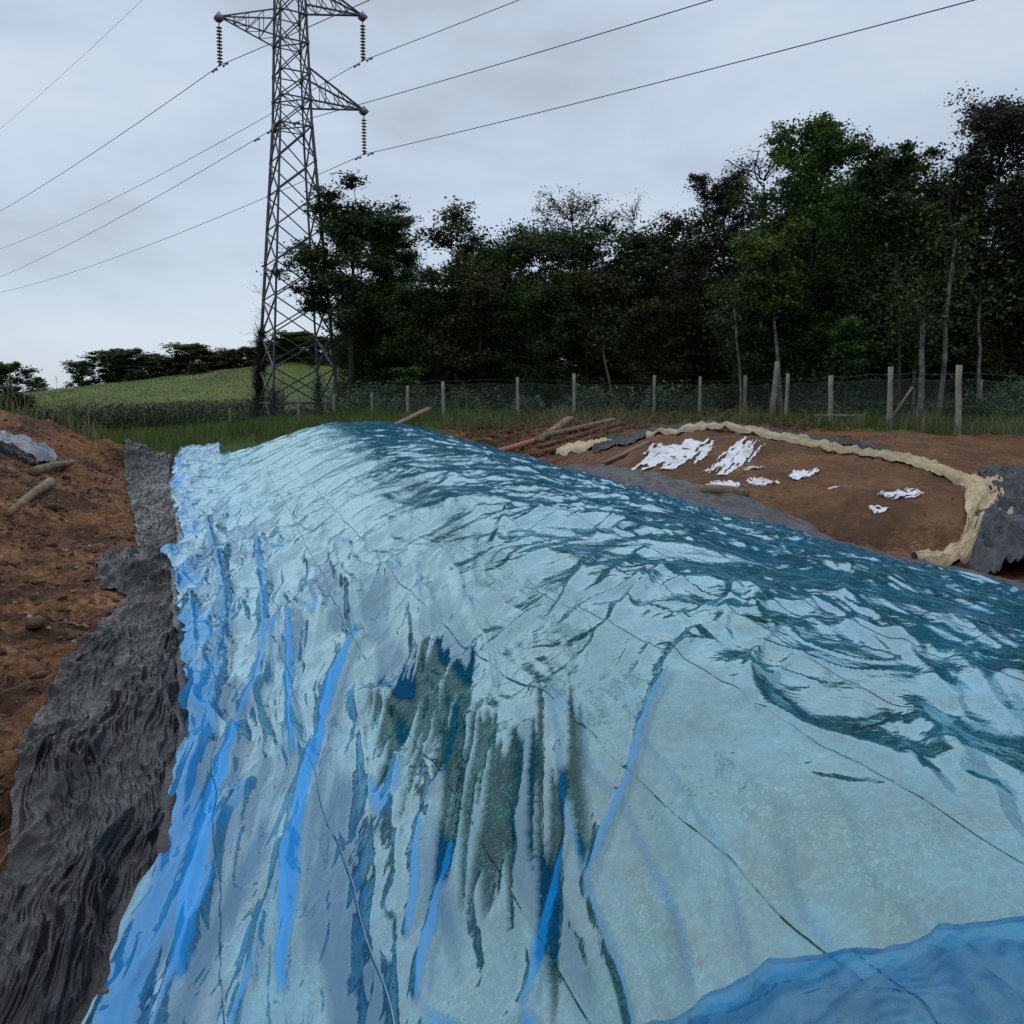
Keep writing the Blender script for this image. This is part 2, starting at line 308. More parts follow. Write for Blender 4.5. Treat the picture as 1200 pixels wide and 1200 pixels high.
S2=np.concatenate([np.linspace(-2.2,.25,30,endpoint=False),np.geomspace(1.25,26.2,NS)-1.0])
QX=np.linspace(0,1,NX); QX=QX*.55+.45*QX**1.7
s_=np.repeat(S2[:,None],NX,1); e_=film_edge(S2)[:,None]; x_=e_+(6.9-e_)*QX[None,:]
wz,lay,cr,dark_refl,refl_mottle,deep=film(s_,x_)
base=film_base(s_,x_)
gbx=(film_base(s_,x_+.02)-film_base(s_,x_-.02))/.04; gbs=(film_base(s_+.02,x_)-film_base(s_-.02,x_))/.04
nn=1/np.sqrt(1+gbx**2+gbs**2)
edge=1-ss(0,.05,x_-e_)
zz=base+.012+wz*nn-.02*edge; xx=x_-gbx*nn*wz*.8
yy=s_-gbs*nn*wz*.8
wx,wy=world(yy,xx)
def film_mat(name,doubled):
    m,t,o=mat(name); co=N(t,'ShaderNodeTexCoord').outputs['Object']
    ly,across,dr,rm=attr(t,'layers'),attr(t,'across'),attr(t,'dark_refl'),attr(t,'refl_mottle')
    dp=attr(t,'deep')
    # packing creases: one every half metre of film
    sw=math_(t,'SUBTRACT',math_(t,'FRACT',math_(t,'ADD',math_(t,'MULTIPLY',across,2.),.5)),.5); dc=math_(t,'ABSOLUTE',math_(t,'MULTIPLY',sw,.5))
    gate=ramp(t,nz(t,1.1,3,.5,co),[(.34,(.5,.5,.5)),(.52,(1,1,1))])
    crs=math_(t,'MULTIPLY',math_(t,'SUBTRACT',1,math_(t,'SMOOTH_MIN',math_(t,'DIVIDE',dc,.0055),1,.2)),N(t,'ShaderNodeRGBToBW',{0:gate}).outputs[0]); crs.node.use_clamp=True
    if doubled: ly=math_(t,'ADD',ly,.55)
    n_f=nz(t,34,6,.75,co,.4); n_m=nz(t,4.5,5,.6,co)
    # condensation fog on the inner face
    fog=ramp(t,math_(t,'ADD',math_(t,'MULTIPLY',n_f,.55),math_(t,'MULTIPLY',n_m,.45)),[(.38,(.08,.08,.08)),(.60,(.60,.60,.60))])
    fog=math_(t,'MULTIPLY',N(t,'ShaderNodeRGBToBW',{0:fog}).outputs[0],math_(t,'SUBTRACT',1,math_(t,'MAXIMUM',math_(t,'MULTIPLY',dr,.80),math_(t,'MULTIPLY',rm,.85))))
    fog=math_(t,'MAXIMUM',fog,math_(t,'MAXIMUM',math_(t,'MULTIPLY',ly,.9 if not doubled else .45),math_(t,'MULTIPLY',dp,.75))); fog.node.use_clamp=True
    zone=ramp(t,math_(t,'MULTIPLY',across,.2),[(.04,(.06,.43,.90)),(.20,(.07,.44,.72)),(.31,(.045,.205,.24)),(.48,(.055,.31,.41)),(.66,(.06,.40,.72)),(.8,(.05,.37,.74))])
    fc=mixc(t,dr,mixc(t,math_(t,'MULTIPLY',nz(t,1.3,3,.5,co),.6),zone,(.10,.46,.66)),(.006,.06,.085)); fc=mixc(t,dp,fc,(.008,.11,.28)); fc=mixc(t,ly,fc,(.02,.37,.95) if not doubled else (.008,.25,.56))  # painted reflection and fold shadow darken the film colour
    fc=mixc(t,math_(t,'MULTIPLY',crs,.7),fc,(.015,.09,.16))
    sharp=lambda sc,d,di,vec=None: math_(t,'ABSOLUTE',math_(t,'SUBTRACT',nz(t,sc,d,.5,co,di,vec),.5))
    hgt=math_(t,'ADD',math_(t,'MULTIPLY',sharp(3.6,3,.8),1.3),math_(t,'MULTIPLY',sharp(11,2,.7),.40)); hgt=math_(t,'ADD',hgt,math_(t,'MULTIPLY',nz(t,38,3,.6,co,.3),.07))
    b0=N(t,'ShaderNodeBump',{'Strength':.6,'Distance':.015,'Height':hgt})
    bmp=N(t,'ShaderNodeBump',{'Strength':.9,'Distance':.004,'Height':math_(t,'MULTIPLY',crs,1.),'Normal':b0.outputs[0]})
    df=N(t,'ShaderNodeBsdfDiffuse',{'Color':fc,'Normal':bmp.outputs[0]}); tr=N(t,'ShaderNodeBsdfTranslucent',{'Color':fc})
    d2=N(t,'ShaderNodeMixShader',{0:.25,1:df.outputs[0],2:tr.outputs[0]})
    tp=N(t,'ShaderNodeBsdfTransparent',{'Color':mixc(t,dr,mixc(t,math_(t,'MAXIMUM',ly,dp),(.40,.74,.78),(.12,.50,.84)),(.20,.60,.74))})
    body=N(t,'ShaderNodeMixShader',{0:fog,1:tp.outputs[0],2:d2.outputs[0]})
    gl=N(t,'ShaderNodeBsdfGlossy',{'Color':(.66,.91,1,1),'Roughness':.10,'Normal':bmp.outputs[0]})
    fr=N(t,'ShaderNodeFresnel',{'IOR':2.15,'Normal':bmp.outputs[0]}); k=math_(t,'MULTIPLY',fr.outputs[0],math_(t,'SUBTRACT',1.5 if not doubled else 1.1,math_(t,'ADD',math_(t,'MULTIPLY',dr,1.15),math_(t,'ADD',math_(t,'MULTIPLY',ly,1.05 if not doubled else .75),math_(t,'MULTIPLY',dp,.6))))); k=math_(t,'MINIMUM',k,.52); k.node.use_clamp=True
    s=N(t,'ShaderNodeMixShader',{0:k,1:body.outputs[0],2:gl.outputs[0]}); t.links.new(s.outputs[0],o.inputs[0]); return m
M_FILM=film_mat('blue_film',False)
fl=obj('plastic_film',mesh('plastic_film',np.stack([wx,wy,zz],-1).reshape(-1,3),gridF(len(S2),NX),[M_FILM],{'layers':np.clip(lay,0,1),'across':cr,'dark_refl':dark_refl,'refl_mottle':refl_mottle,'deep':deep},True))
tag(fl,'huge translucent blue plastic film draped in wrinkles over the long silage heap','plastic film')
# end of the film turned back on itself in the near corner
NS3,NX3=150,230; a_=np.linspace(0,1,NS3); b_=np.linspace(0,1,NX3)
Xf=.5+b_*4.2; ef=np.interp(Xf,[.5,.86,1.14,1.34,1.51,2.2,4.7],[1.62,1.53,1.37,1.19,1.12,.95,.5])+.02*noise(Xf*6,Xf*0,90)
s_=ef[None,:]-a_[:,None]**1.3*(ef[None,:]+1.5); x_=np.repeat(Xf[None,:],NS3,0)
wf,_,_acr,_,_,_=film(s_,x_); rr=np.hypot(s_-1.2,x_-1.37); th=np.arctan2(s_-1.2,x_-1.37)
fan=.010*ridge(noise(th*3.2,rr*.6,91),4)*ss(.02,.3,rr)+.006*ridge(noise(th*6,rr,92),4)
hem=.012*np.exp(-((a_[:,None]-.10-.05*noise(x_*3,x_*0,93))/.02)**2)
z_=film_base(s_,x_)+.022+wf+.016+fan+hem+.012*np.exp(-(a_[:,None]/.015)**2); wx,wy=world(s_,x_)
z_[0,:]=z_[0,:]-.018
zero=np.zeros_like(s_)
ff=obj('folded_corner',mesh('folded_corner',np.stack([wx,wy,z_],-1).reshape(-1,3),gridF(NS3,NX3)[:,::-1],[film_mat('doubled_blue_film',True)],{'layers':.25*np.exp(-((a_[:,None]-.04)/.05)**2)+.12*ridge(noise(th*2.5,rr,95),3),'across':_acr,'dark_refl':zero,'refl_mottle':zero,'deep':.5*ss(.4,.8,ridge(noise(th*4,rr*.5,96),2))},True),fl)
ff['label']='deeper blue end of the film folded back in a double layer'
# cord-like packing creases stay in the film itself; a dead leaf lies near its edge

# ---------------- draped sheets ----------------
def plastic(name,c0,c1,rough,spec,bs=25,dust=(.11,.09,.075),dustf=.35,weave=0):
    m,t,o=mat(name); co=N(t,'ShaderNodeTexCoord').outputs['Object']
    c=ramp(t,nz(t,4,6,.6,co),[(.3,c0),(.7,c1)])
    d=ramp(t,nz(t,3,8,.75,co),[(.48,(0,0,0)),(.72,(1,1,1))])
    c=mixc(t,math_(t,'MULTIPLY',N(t,'ShaderNodeRGBToBW',{0:d}).outputs[0],dustf),c,dust)
    sh=math_(t,'ABSOLUTE',math_(t,'SUBTRACT',nz(t,bs*.45,3,.55,co,.8),.5)); b=N(t,'ShaderNodeBump',{'Strength':.6,'Distance':.02,'Height':math_(t,'ADD',sh,math_(t,'MULTIPLY',nz(t,bs*2,4,.6,co),.1))})
    r=ramp(t,nz(t,6,4,.6,co),[(.3,(rough,)*3),(.7,(min(1,rough+.25),)*3)])
    p=N(t,'ShaderNodeBsdfPrincipled',{'Base Color':c,'Roughness':r,'Specular IOR Level':spec,'Normal':b.outputs[0]}); t.links.new(p.outputs[0],o.inputs[0]); return m
M_BLACK=plastic('black_silage_plastic',(.004,.0045,.005),(.010,.011,.013),.17,.24,dust=(.10,.095,.09),dustf=.08,bs=22)
M_GREY=plastic('dusty_grey_plastic',(.022,.023,.028),(.055,.056,.066),.35,.5,dustf=.35)
M_GREEN=plastic('grey_green_plastic',(.018,.023,.026),(.05,.06,.066),.42,.4,dustf=.25)
M_BEIGE=plastic('cream_sheeting',(.42,.33,.20),(.60,.50,.33),.7,.3,dust=(.28,.20,.12),dustf=.45)
M_WHITE=plastic('white_film',(.62,.64,.68),(.78,.80,.84),.35,.5,dust=(.30,.20,.13),dustf=.7)
M_SHINE=plastic('silver_grey_plastic',(.12,.13,.15),(.30,.32,.36),.25,.8,dustf=.1)
def strip(name,mid,wid,n,m,amp,fu,fv,off,material,seed=0,along=1.0,roll=0,ragged=.12,hole=0,zf=None):
    """sheet laid along a line on the ground: gathers run along it (fv across, fu along)"""
    P=smoothline(mid,max(3,n//len(mid))); n=len(P); T=np.gradient(P,axis=0); T/=np.hypot(T[:,0],T[:,1])[:,None]+1e-9; Nn=np.stack([-T[:,1],T[:,0]],1)
    L=np.concatenate([[0],np.cumsum(np.hypot(*np.diff(P,axis=0).T))]); w=np.interp(np.linspace(0,1,n),np.linspace(0,1,len(wid)),wid)
    v=np.linspace(-.5,.5,m)[None,:]; u=L[:,None]+0*v; W_=w[:,None]*(1+ragged*noise(u*1.7,v*0+np.sign(v),seed+9)+ragged*.6*noise(u*6,np.sign(v)*3.,seed+8))
    X=P[:,0:1]+Nn[:,0:1]*v*W_; Y=P[:,1:2]+Nn[:,1:2]*v*W_; q=v*w[:,None]
    wa=.5*fbm(u*fu*.8,q*fv*.25,2,seed+1)
    K=lambda n: .6*np.exp(-np.abs(n)/.14)+.5*(1-np.clip(np.abs(n)*1.7,0,1))
    a=K(noise(u*fu+wa,q*fv+wa*2.2,seed+2)); b=K(noise(u*fu*2.3+wa,q*fv*2.4-u*.8,seed+3)); c=K(noise(u*fu*4,q*fv*5+u*1.5,seed+4))
    z=(surf(X,Y) if zf is None else zf(X,Y))+off+amp*(.9*a+.5*b+.25*c)*(.6+.6*np.abs(noise(u*.9,q,seed+5)))+roll*np.sqrt(np.clip(1-(2*v)**2,0,1))
    ed=ss(.42,.5,np.abs(v)); z=z-ed*(off*.8+amp*.3)
    X=X+Nn[:,0:1]*amp*.6*noise(u*fu*1.7,q*fv,seed+6); Y=Y+Nn[:,1:2]*amp*.6*noise(u*fu*1.7,q*fv,seed+6)
    keep=None
    if hole: keep=(fbm(u*2.5,q*4,3,seed+7)+hole*(1-np.abs(2*v))>0)
    return mesh(name,np.stack([X,Y,z],-1).reshape(-1,3),gridF(n,m,keep)[:,::-1],[material],None,True)
# long black strip on the left, between the dug earth and the blue film
SL=[(23.2,-2.2),(22.63,-2.31),(17.15,-1.75),(13.34,-1.25),(10.9,-1.0),(10.21,-1.36),(8.98,-1.2),(8.47,-.85),(7.52,-1.0),(6.36,-1.1),(5.56,-1.12),(4.81,-1.06),(4.22,-.97),(3.69,-.9),(3.37,-.9),(2.5,-1.0),(1.2,-1.15),(-.5,-1.3)]
SLs=np.array([p[0] for p in SL])[::-1]; SLx=np.array([p[1] for p in SL])[::-1]
S3=np.geomspace(2.2,25.2,900)-2.2-.3; v=np.linspace(0,1,240)[None,:]; s_=S3[:,None]+0*v
lx=np.interp(S3,SLs,SLx)[:,None]+.04*noise(s_*2.5,s_*0,101)+.015*noise(s_*9,s_*0,102); rx=xl(s_)+.32; x_=lx+(rx-lx)*v
wa=.35*fbm(s_*.9,x_*1.5,3,103); far_=ss(5.5,8,s_)
V_=lambda n,p=.75: 1-np.clip(np.abs(n)*1.7,0,1)**p
C_=lambda n,w=.12: np.exp(-np.abs(n)/w)
wb=wa+.12*noise(s_*3,x_*5,110)
g1=C_(noise(s_*.6+wb,x_*5.5+wb*2+.45*s_,104),.20); g2=C_(noise(s_*1.1+wb,x_*13+wb*4-.5*s_,105),.22); g3=C_(noise(s_*2.2+wb,x_*26+wb*8,106),.25)
g4=C_(noise(s_*2.0+wb,x_*3.2-s_*.8,107),.14); g5=C_(noise(s_*4.5+x_*4,x_*8-s_*2.5,108),.16)
w_=(1-.5*far_)*(.055*g1+.034*g2)*(.5+1.*ss(-.3,.3,noise(s_*.9,x_*3,111)))+.016*g3+(.45+.7*far_)*.034*g4+.016*g5+.02+.015*fbm(s_*1.1,x_*2,2,109)
bunch=np.exp(-((s_-9.3)/1.1)**2)*.12*ss(0,.3,v)*(1-ss(.7,1,v))+np.exp(-((s_-22)/2.)**2)*.1
gw=world(s_,x_); gl0=ground_parts(gw[0],gw[1])[0]; gl1=np.maximum(gl0,plain(s_)-.0)
z_=gl1+.012+w_*(.35+.65*ss(0,.12,v))+bunch*(.5+.7*g4)
z_=np.where(x_>film_edge(s_)-.06,np.minimum(z_,plain(s_)+.040-.01*ss(0,.3,x_-film_edge(s_))),z_)
o_=obj('plastic_sheet',mesh('black_sheet',np.stack([gw[0],gw[1],z_],-1).reshape(-1,3),gridF(len(S3),240),[M_BLACK],None,True))
tag(o_,'long crumpled black plastic sheet on the ground left of the blue film','plastic sheet')
# skirt along the far side of the blue film
sk=[world(s,X) for s,X in [(23.5,6.0),(19,6.7),(15,6.9),(12,6.95),(9,7.0),(6.5,7.1),(4.2,7.3),(2,7.6),(0,7.8)]]
o_=obj('plastic_sheet',strip('skirt',sk,[.6,.8,1.0,1.1,1.1,1.2,1.5,1.8],420,80,.07,.9,4,.05,M_GREY,120,zf=lambda x,y:np.maximum(ground(x,y),plain(axis(x,y)[0]))))
tag(o_,'dusty grey plastic strip lying between the blue film and the brown earth mound','plastic sheet')
# the sheets along the rim of the soil-covered mound
bel=[(1.5,21.0),(2.7,20.6),(4.2,20.2),(5.6,19.4),(6.8,18.2),(7.6,16.6),(8.0,15.0),(8.1,13.4),(7.7,12.2)]
gsurf=lambda x,y: ground_parts(x,y)[0]
o_=obj('cream_sheet',strip('cream_sheet',[(3.0,17.9),(4.2,17.1),(5.1,16.2),(6.0,14.75),(6.55,13.8),(7.0,12.95),(7.1,12.0),(6.75,11.1),(6.3,10.4),(5.8,9.85),(5.2,9.5),(4.75,9.35)],[.05,.10,.17,.18,.22,.38,.62,.75,.66,.42,.3,.1],520,110,.09,.45,8,.03,M_BEIGE,130,roll=.05,zf=gsurf))
tag(o_,'long twisted cream sheet curling round the rim of the brown earth mound','ground sheet')
o_=obj('cream_sheet',strip('cream_corner',[(1.3,20.4),(1.8,19.6),(2.3,18.7)],[.45,.7,.12],60,30,.05,2,4,.06,M_BEIGE,160,roll=.05,zf=gsurf))
tag(o_,'loose pointed corner of cream sheet beside the pile of old boards','ground sheet')
o_=obj('plastic_sheet',strip('grey_back',[(2.0,19.0),(3.0,18.6),(4.2,18.0),(5.5,17.0),(6.6,15.6),(7.3,14.6)],[.8,1.3,1.3,.9,.6,.4],300,60,.07,.5,5,.03,M_GREEN,170,roll=.03,zf=gsurf))
tag(o_,'crumpled grey plastic behind the cream sheet along the back of the mound','plastic sheet')
o_=obj('plastic_sheet',strip('green_pile',[(9.0,14.2),(8.5,12.8),(7.9,11.5),(7.2,10.4),(6.5,9.6),(5.9,8.9),(5.6,8.4)],[1.2,1.6,1.7,1.7,1.6,1.3,.7],360,170,.15,1.0,2.4,.06,M_GREEN,180,roll=.06,zf=gsurf))
tag(o_,'heaped grey green plastic crumpled at the right edge beyond the cream sheet','plastic sheet')
o_=obj('plastic_sheet',strip('silver',[(-10.9,14.2),(-9.9,14.6),(-9.3,15.0),(-8.7,15.3)],[1.1,1.5,1.4,.5],180,90,.12,1.6,3,.05,M_SHINE,190,roll=.06,zf=gsurf))
tag(o_,'shiny silver grey plastic crumpled on the earth bank at far left','plastic sheet')
o_=obj('plastic_sheet',strip('silver_black',[(-10.6,13.3),(-9.7,13.7),(-9.2,14.1),(-8.7,14.6)],[.8,1.0,.8,.3],150,70,.10,1.6,3,.04,M_BLACK,195,roll=.04,zf=gsurf))
tag(o_,'black plastic scrap tucked under the silver grey plastic at far left','plastic sheet')
# torn white film on the mound
def scrap(x,y,a,b,rot,seed,th=.0,n=90):
    u,v=np.meshgrid(np.linspace(-1,1,n),np.linspace(-1,1,n),indexing='ij'); c,s=math.cos(rot),math.sin(rot)
    X=x+u*a*c-v*b*s; Y=y+u*a*s+v*b*c; k=1-(np.abs(u)**2+np.abs(v)**2)+1.15*fbm(v*4.2+u*.8,u*1.3+seed,4,seed)-.25-th
    z=gsurf(X,Y)+.015+.02*fbm(X*4,Y*4,3,seed+1)+.012*ridge(noise(X*5,Y*5,seed+2),2)
    return mesh('white_scrap',np.stack([X,Y,z],-1).reshape(-1,3),gridF(n,n,k>0)[:,::-1],[M_WHITE],None,True)
for x,y,a,b,r,sd,th,lb in [(3.15,15.7,.95,.72,1.0,3,-.15,'largest torn sheet of white film near the back of the mound'),(4.15,14.8,1.15,.32,1.01,8,-.15,'long ragged strip of white film running down the mound'),
 (3.5,13.15,.30,.20,2.0,12,-.5,'small white film piece just behind the short log'),(4.0,12.8,.30,.17,2.1,15,-.3,'notched white scrap to the right of the short log'),(4.76,13.1,.24,.22,.9,21,-.35,'hooked white scrap high on the middle of the mound'),
 (5.6,11.45,.32,.18,.3,24,-.35,'isolated white scrap on the right half of the mound'),(5.06,11.0,.12,.09,.3,28,-.5,'tiny white fleck below the isolated white scrap'),(4.85,12.0,.10,.07,.2,32,-.5,'tiny white fleck high on the mound right of centre'),
 (1.95,15.6,.28,.12,.2,35,-.4,'flat white scrap by the grey strip at the left end of the mound'),(4.2,13.9,.2,.08,.1,37,-.4,'slim white scrap above the long ragged strip')]:
    tag(obj('white_film_scrap',scrap(x,y,a,b,r,sd,th)),lb,'film scrap','torn white film scraps on the earth mound')

# ---------------- wood ----------------
M_LOG=simple('weathered_log',[(.3,(.10,.065,.04)),(.55,(.19,.135,.085)),(.75,(.29,.22,.15))],3,.85,.6,22,vec=(1,1,1))
M_PLANK=simple('old_red_board',[(.3,(.09,.042,.028)),(.55,(.16,.075,.045)),(.8,(.24,.13,.08))],2.5,.85,.5,20)
M_PLANK2=simple('bare_board',[(.3,(.16,.11,.075)),(.7,(.27,.2,.14))],2.5,.85,.5,20)
M_CUT=simple('cut_wood',[(.3,(.16,.11,.07)),(.7,(.33,.25,.17))],20,.85,.4,40)
def tube(P,r,k=8,cap=True,wob=0,seed=0):
    P=np.asarray(P,float); n=len(P); r=np.broadcast_to(np.asarray(r,float),(n,)); T=np.gradient(P,axis=0); T/=np.linalg.norm(T,axis=1)[:,None]+1e-9
    ref=np.array([0,0,1.]) if abs(T[:,2]).mean()<.8 else np.array([1.,0,0]); A=np.cross(T,ref); A/=np.linalg.norm(A,axis=1)[:,None]+1e-9; B=np.cross(T,A)
    a=np.linspace(0,2*np.pi,k,endpoint=False); rr=r[:,None]*(1+wob*noise(np.cos(a)[None,:]*1.5+np.arange(n)[:,None]*.4,np.sin(a)[None,:]*1.5+seed,seed))
    V=P[:,None,:]+rr[...,None]*(np.cos(a)[None,:,None]*A[:,None,:]+np.sin(a)[None,:,None]*B[:,None,:])
    i=np.arange(n-1)[:,None]*k; j=np.arange(k)[None,:]; j2=(j+1)%k
    F=np.stack([i+j,i+k+j,i+k+j2,i+j2],-1).reshape(-1,4); V=V.reshape(-1,3); 
    if cap:
        c0=len(V); V=np.vstack([V,P[0:1],P[-1:]]); j=np.arange(k)
        C=np.stack([np.full(k,c0),j,(j+1)%k],-1); D=np.stack([np.full(k,c0+1),(n-1)*k+(j+1)%k,(n-1)*k+j],-1)
        return V,F,np.vstack([C,D])
    return V,F,np.zeros((0,3),int)
class MB:
    def __init__(s): s.V=[];s.Q=[];s.T=[];s.n=0;s.A=[]
    def add(s,V,Q=None,T=None,a=0):
        V=np.asarray(V,float)
        if Q is not None and len(Q): s.Q.append(np.asarray(Q)+s.n)
        if T is not None and len(T): s.T.append(np.asarray(T)+s.n)
        s.V.append(V); s.A.append(np.full(len(V),a) if np.isscalar(a) else a); s.n+=len(V)
    def tube(s,P,r,k=6,cap=True,wob=0,seed=0,a=0): s.add(*tube(P,r,k,cap,wob,seed),a=a)
    def box(s,c,d,M=None,a=0):
        v=np.array([[x,y,z] for x in(-.5,.5) for y in(-.5,.5) for z in(-.5,.5)])*np.array(d)
        if M is not None: v=v@np.array(M).T
        s.add(v+np.array(c),np.array([[0,1,3,2],[4,6,7,5],[0,4,5,1],[2,3,7,6],[0,2,6,4],[1,5,7,3]]),a=a)
    def build(s,name,mats,smooth=False):
        F=[]
        if s.Q: F.append(np.vstack(s.Q))
        if s.T: F.append(np.vstack(s.T))
        return mesh(name,np.vstack(s.V),F,mats,{'tone':np.concatenate(s.A)},smooth)
def log(a,b,r0,r1,seed,lift=.8,bend=.03):
    t_=np.linspace(0,1,14)[:,None]; a=np.array([*a,gz(*a)+r0*lift]); b=np.array([*b,gz(*b)+r1*lift]); P=a+(b-a)*t_; P[:,2]+=bend*np.sin(t_[:,0]*3.1); P[:,0]+=bend*noise(t_[:,0]*3,t_[:,0]*0,seed)
    m=MB(); m.tube(P,np.linspace(r0,r1,14)*(1+.04*noise(t_[:,0]*3,t_[:,0],seed)),12,True,.05,seed); me=m.build('log',[M_LOG,M_CUT],True)
    me.materials[0]; return me
tag(obj('log',log((-7.85,13.1),(-8.95,16.5),.078,.05,201)),'pale straight log on the earth bank below the silver plastic','log')
tag(obj('log',log((-6.45,10.2),(-7.35,12.7),.04,.085,202)),'forked weathered branch lying on the earth bank at the left edge','log')
l_=log((3.1,12.95),(3.6,12.3),.085,.085,203); tag(obj('log',l_),'short cut log at the foot of the brown mound','log')
def board(a,b,w,th,material,lab,za=0,zb=0,roll=0,name='board'):
    A=np.array([*a,gz(*a)+za]); B=np.array([*b,gz(*b)+zb]); d=B-A; L=np.linalg.norm(d); x=d/L; y=np.cross([0,0,1],x); y/=np.linalg.norm(y); z=np.cross(x,y)
    c,s=math.cos(roll),math.sin(roll); y,z=y*c+z*s,z*c-y*s
    m=MB(); n=6
    for i in range(1): 
        t_=np.linspace(0,L,n); V=[]
        for k,q in enumerate(t_):
            e=.01*math.sin(k*2.1+a[0]*7)
            for yy,zz in ((-w/2,-th/2),(w/2,-th/2+.003),(w/2-e*.4,th/2),(-w/2+e*.3,th/2)): V.append(A+x*q+y*yy+z*(zz+e*.4))
        F=[[4*k+j,4*k+(j+1)%4,4*k+4+(j+1)%4,4*k+4+j] for k in range(n-1) for j in range(4)]+[[3,2,1,0],[4*n-4,4*n-3,4*n-2,4*n-1]]
        m.add(V,F)
    return tag(obj(name,m.build('board',[material])),lab,'board','old boards heaped behind the blue film')
M_PLANK3=simple('orange_board',[(.3,(.26,.10,.055)),(.7,(.40,.18,.10))],2.5,.8,.5,20)
board((-1.15,21.2),(.9,22.4),.28,.1,M_PLANK3,'orange brown board nearest the blue film in the board pile',.05,.08)
board((.75,22.0),(1.75,24.2),.25,.09,M_PLANK2,'pale grey board sticking up behind the orange brown board',.10,.22)
board((.6,20.9),(3.0,21.6),.25,.08,M_PLANK,'lowest dark board at the front of the board pile',.08,.10)
board((.8,21.4),(3.0,22.2),.26,.08,M_PLANK,'dark board in the middle of the board pile',.14,.16)
board((1.0,21.9),(2.9,22.9),.24,.08,M_PLANK2,'topmost pale board of the board pile',.22,.24)
board((1.3,22.4),(3.8,23.2),.22,.08,M_PLANK,'reddish board at the back of the board pile',.2,.1)
board((-4.0,25.6),(-2.8,27.2),.22,.10,M_PLANK2,'loose weathered plank propped behind the crest of the blue film',.05,.45)
board((1.9,16.6),(2.9,16.9),.14,.05,M_PLANK2,'small pale board end at the left foot of the brown mound',.06,.05)
# ---------------- loose things on the earth ----------------
M_CLOD=simple('earth_clod',[(.3,(.055,.027,.014)),(.6,(.13,.068,.037)),(.8,(.24,.14,.085))],7,.95,.6,30)
M_STRAW=simple('dry_stalk',[(.3,(.09,.06,.035)),(.7,(.22,.16,.10))],4,.9,.2,30)
M_PALE=simple('pale_chip',[(.3,(.20,.16,.12)),(.7,(.45,.40,.33))],9,.9,.3,30)
ico=np.array([[0,0,1],[.89,0,.45],[.28,.85,.45],[-.72,.53,.45],[-.72,-.53,.45],[.28,-.85,.45],[.72,.53,-.45],[-.28,.85,-.45],[-.89,0,-.45],[-.28,-.85,-.45],[.72,-.53,-.45],[0,0,-1]])
icf=np.array([[0,1,2],[0,2,3],[0,3,4],[0,4,5],[0,5,1],[1,6,2],[2,7,3],[3,8,4],[4,9,5],[5,10,1],[6,7,2],[7,8,3],[8,9,4],[9,10,5],[10,6,1],[11,7,6],[11,8,7],[11,9,8],[11,10,9],[11,6,10]])
def scatter_pts(n,fn,seed):
    r=np.random.default_rng(seed); o=[]
    while len(o)<n:
        p=fn(r)
        if p is not None: o.append(p)
    return np.array(o)
def left_pt(r):
    s=1.5+19*r.random()**1.7; X=xl(s)-.5-4.5*r.random(); 
    if X>np.interp(s,SLs,SLx)-.03: return None
    return world(s,X)
def right_pt(r):
    x=r.uniform(1.5,13); y=r.uniform(8,24)
    s,X=axis(x,y)
    if X<7.6 or y>soil_edge(x): return None
    return x,y
def back_pt(r):
    x=r.uniform(-3.5,9); y=r.uniform(20.5,27)
    s,X=axis(x,y)
    if (X<7 and s<25.4) or y>soil_edge(x)+.6: return None
    return x,y
def pieces(pts,lo,hi,seed,sq=.7,sink=.3):
    r=np.random.default_rng(seed); z=ground_parts(pts[:,0],pts[:,1])[0]; V=[];T=[];n=len(pts)
    sz=lo*(hi/lo)**(r.random(n)**2.2)
    j=1+.35*r.standard_normal((n,12,1)).clip(-1,1)*.8; a=r.uniform(0,6.28,n); st=r.uniform(.6,1.6,n)
    P=ico[None]*j*sz[:,None,None]; P[...,0]*=st[:,None]; P[...,2]*=sq
    X=P[...,0]*np.cos(a)[:,None]-P[...,1]*np.sin(a)[:,None]; Y=P[...,0]*np.sin(a)[:,None]+P[...,1]*np.cos(a)[:,None]
    V=np.stack([X+pts[:,0:1],Y+pts[:,1:2],P[...,2]+z[:,None]+(sz*sink)[:,None]],-1).reshape(-1,3); F=(icf[None]+12*np.arange(n)[:,None,None]).reshape(-1,3); return V,F
for nm,n,fn,lo,hi,mt,sd in [('earth_clods',6500,left_pt,.006,.042,M_CLOD,1),('earth_clods',900,right_pt,.006,.022,M_CLOD,2),('earth_clods',1500,back_pt,.03,.14,M_CLOD,3),('earth_clods',420,left_pt,.03,.085,M_CLOD,5),('stone_chips',1800,left_pt,.004,.026,M_PALE,4)]:
    V,F=pieces(scatter_pts(n,fn,sd),lo,hi,sd); o_=obj(nm,mesh(nm,V,F,[mt])); tag(o_,{1:'brown earth clods strewn over the bank left of the black sheet',2:'small clods of earth scattered over the brown mound',3:'coarse clods of red earth behind the blue film by the boards',4:'pale chips of stone and straw in the left earth bank',5:'larger broken lumps of earth on the left bank'}[sd],'earth clods' if sd!=4 else 'stone chips',kind='stuff')
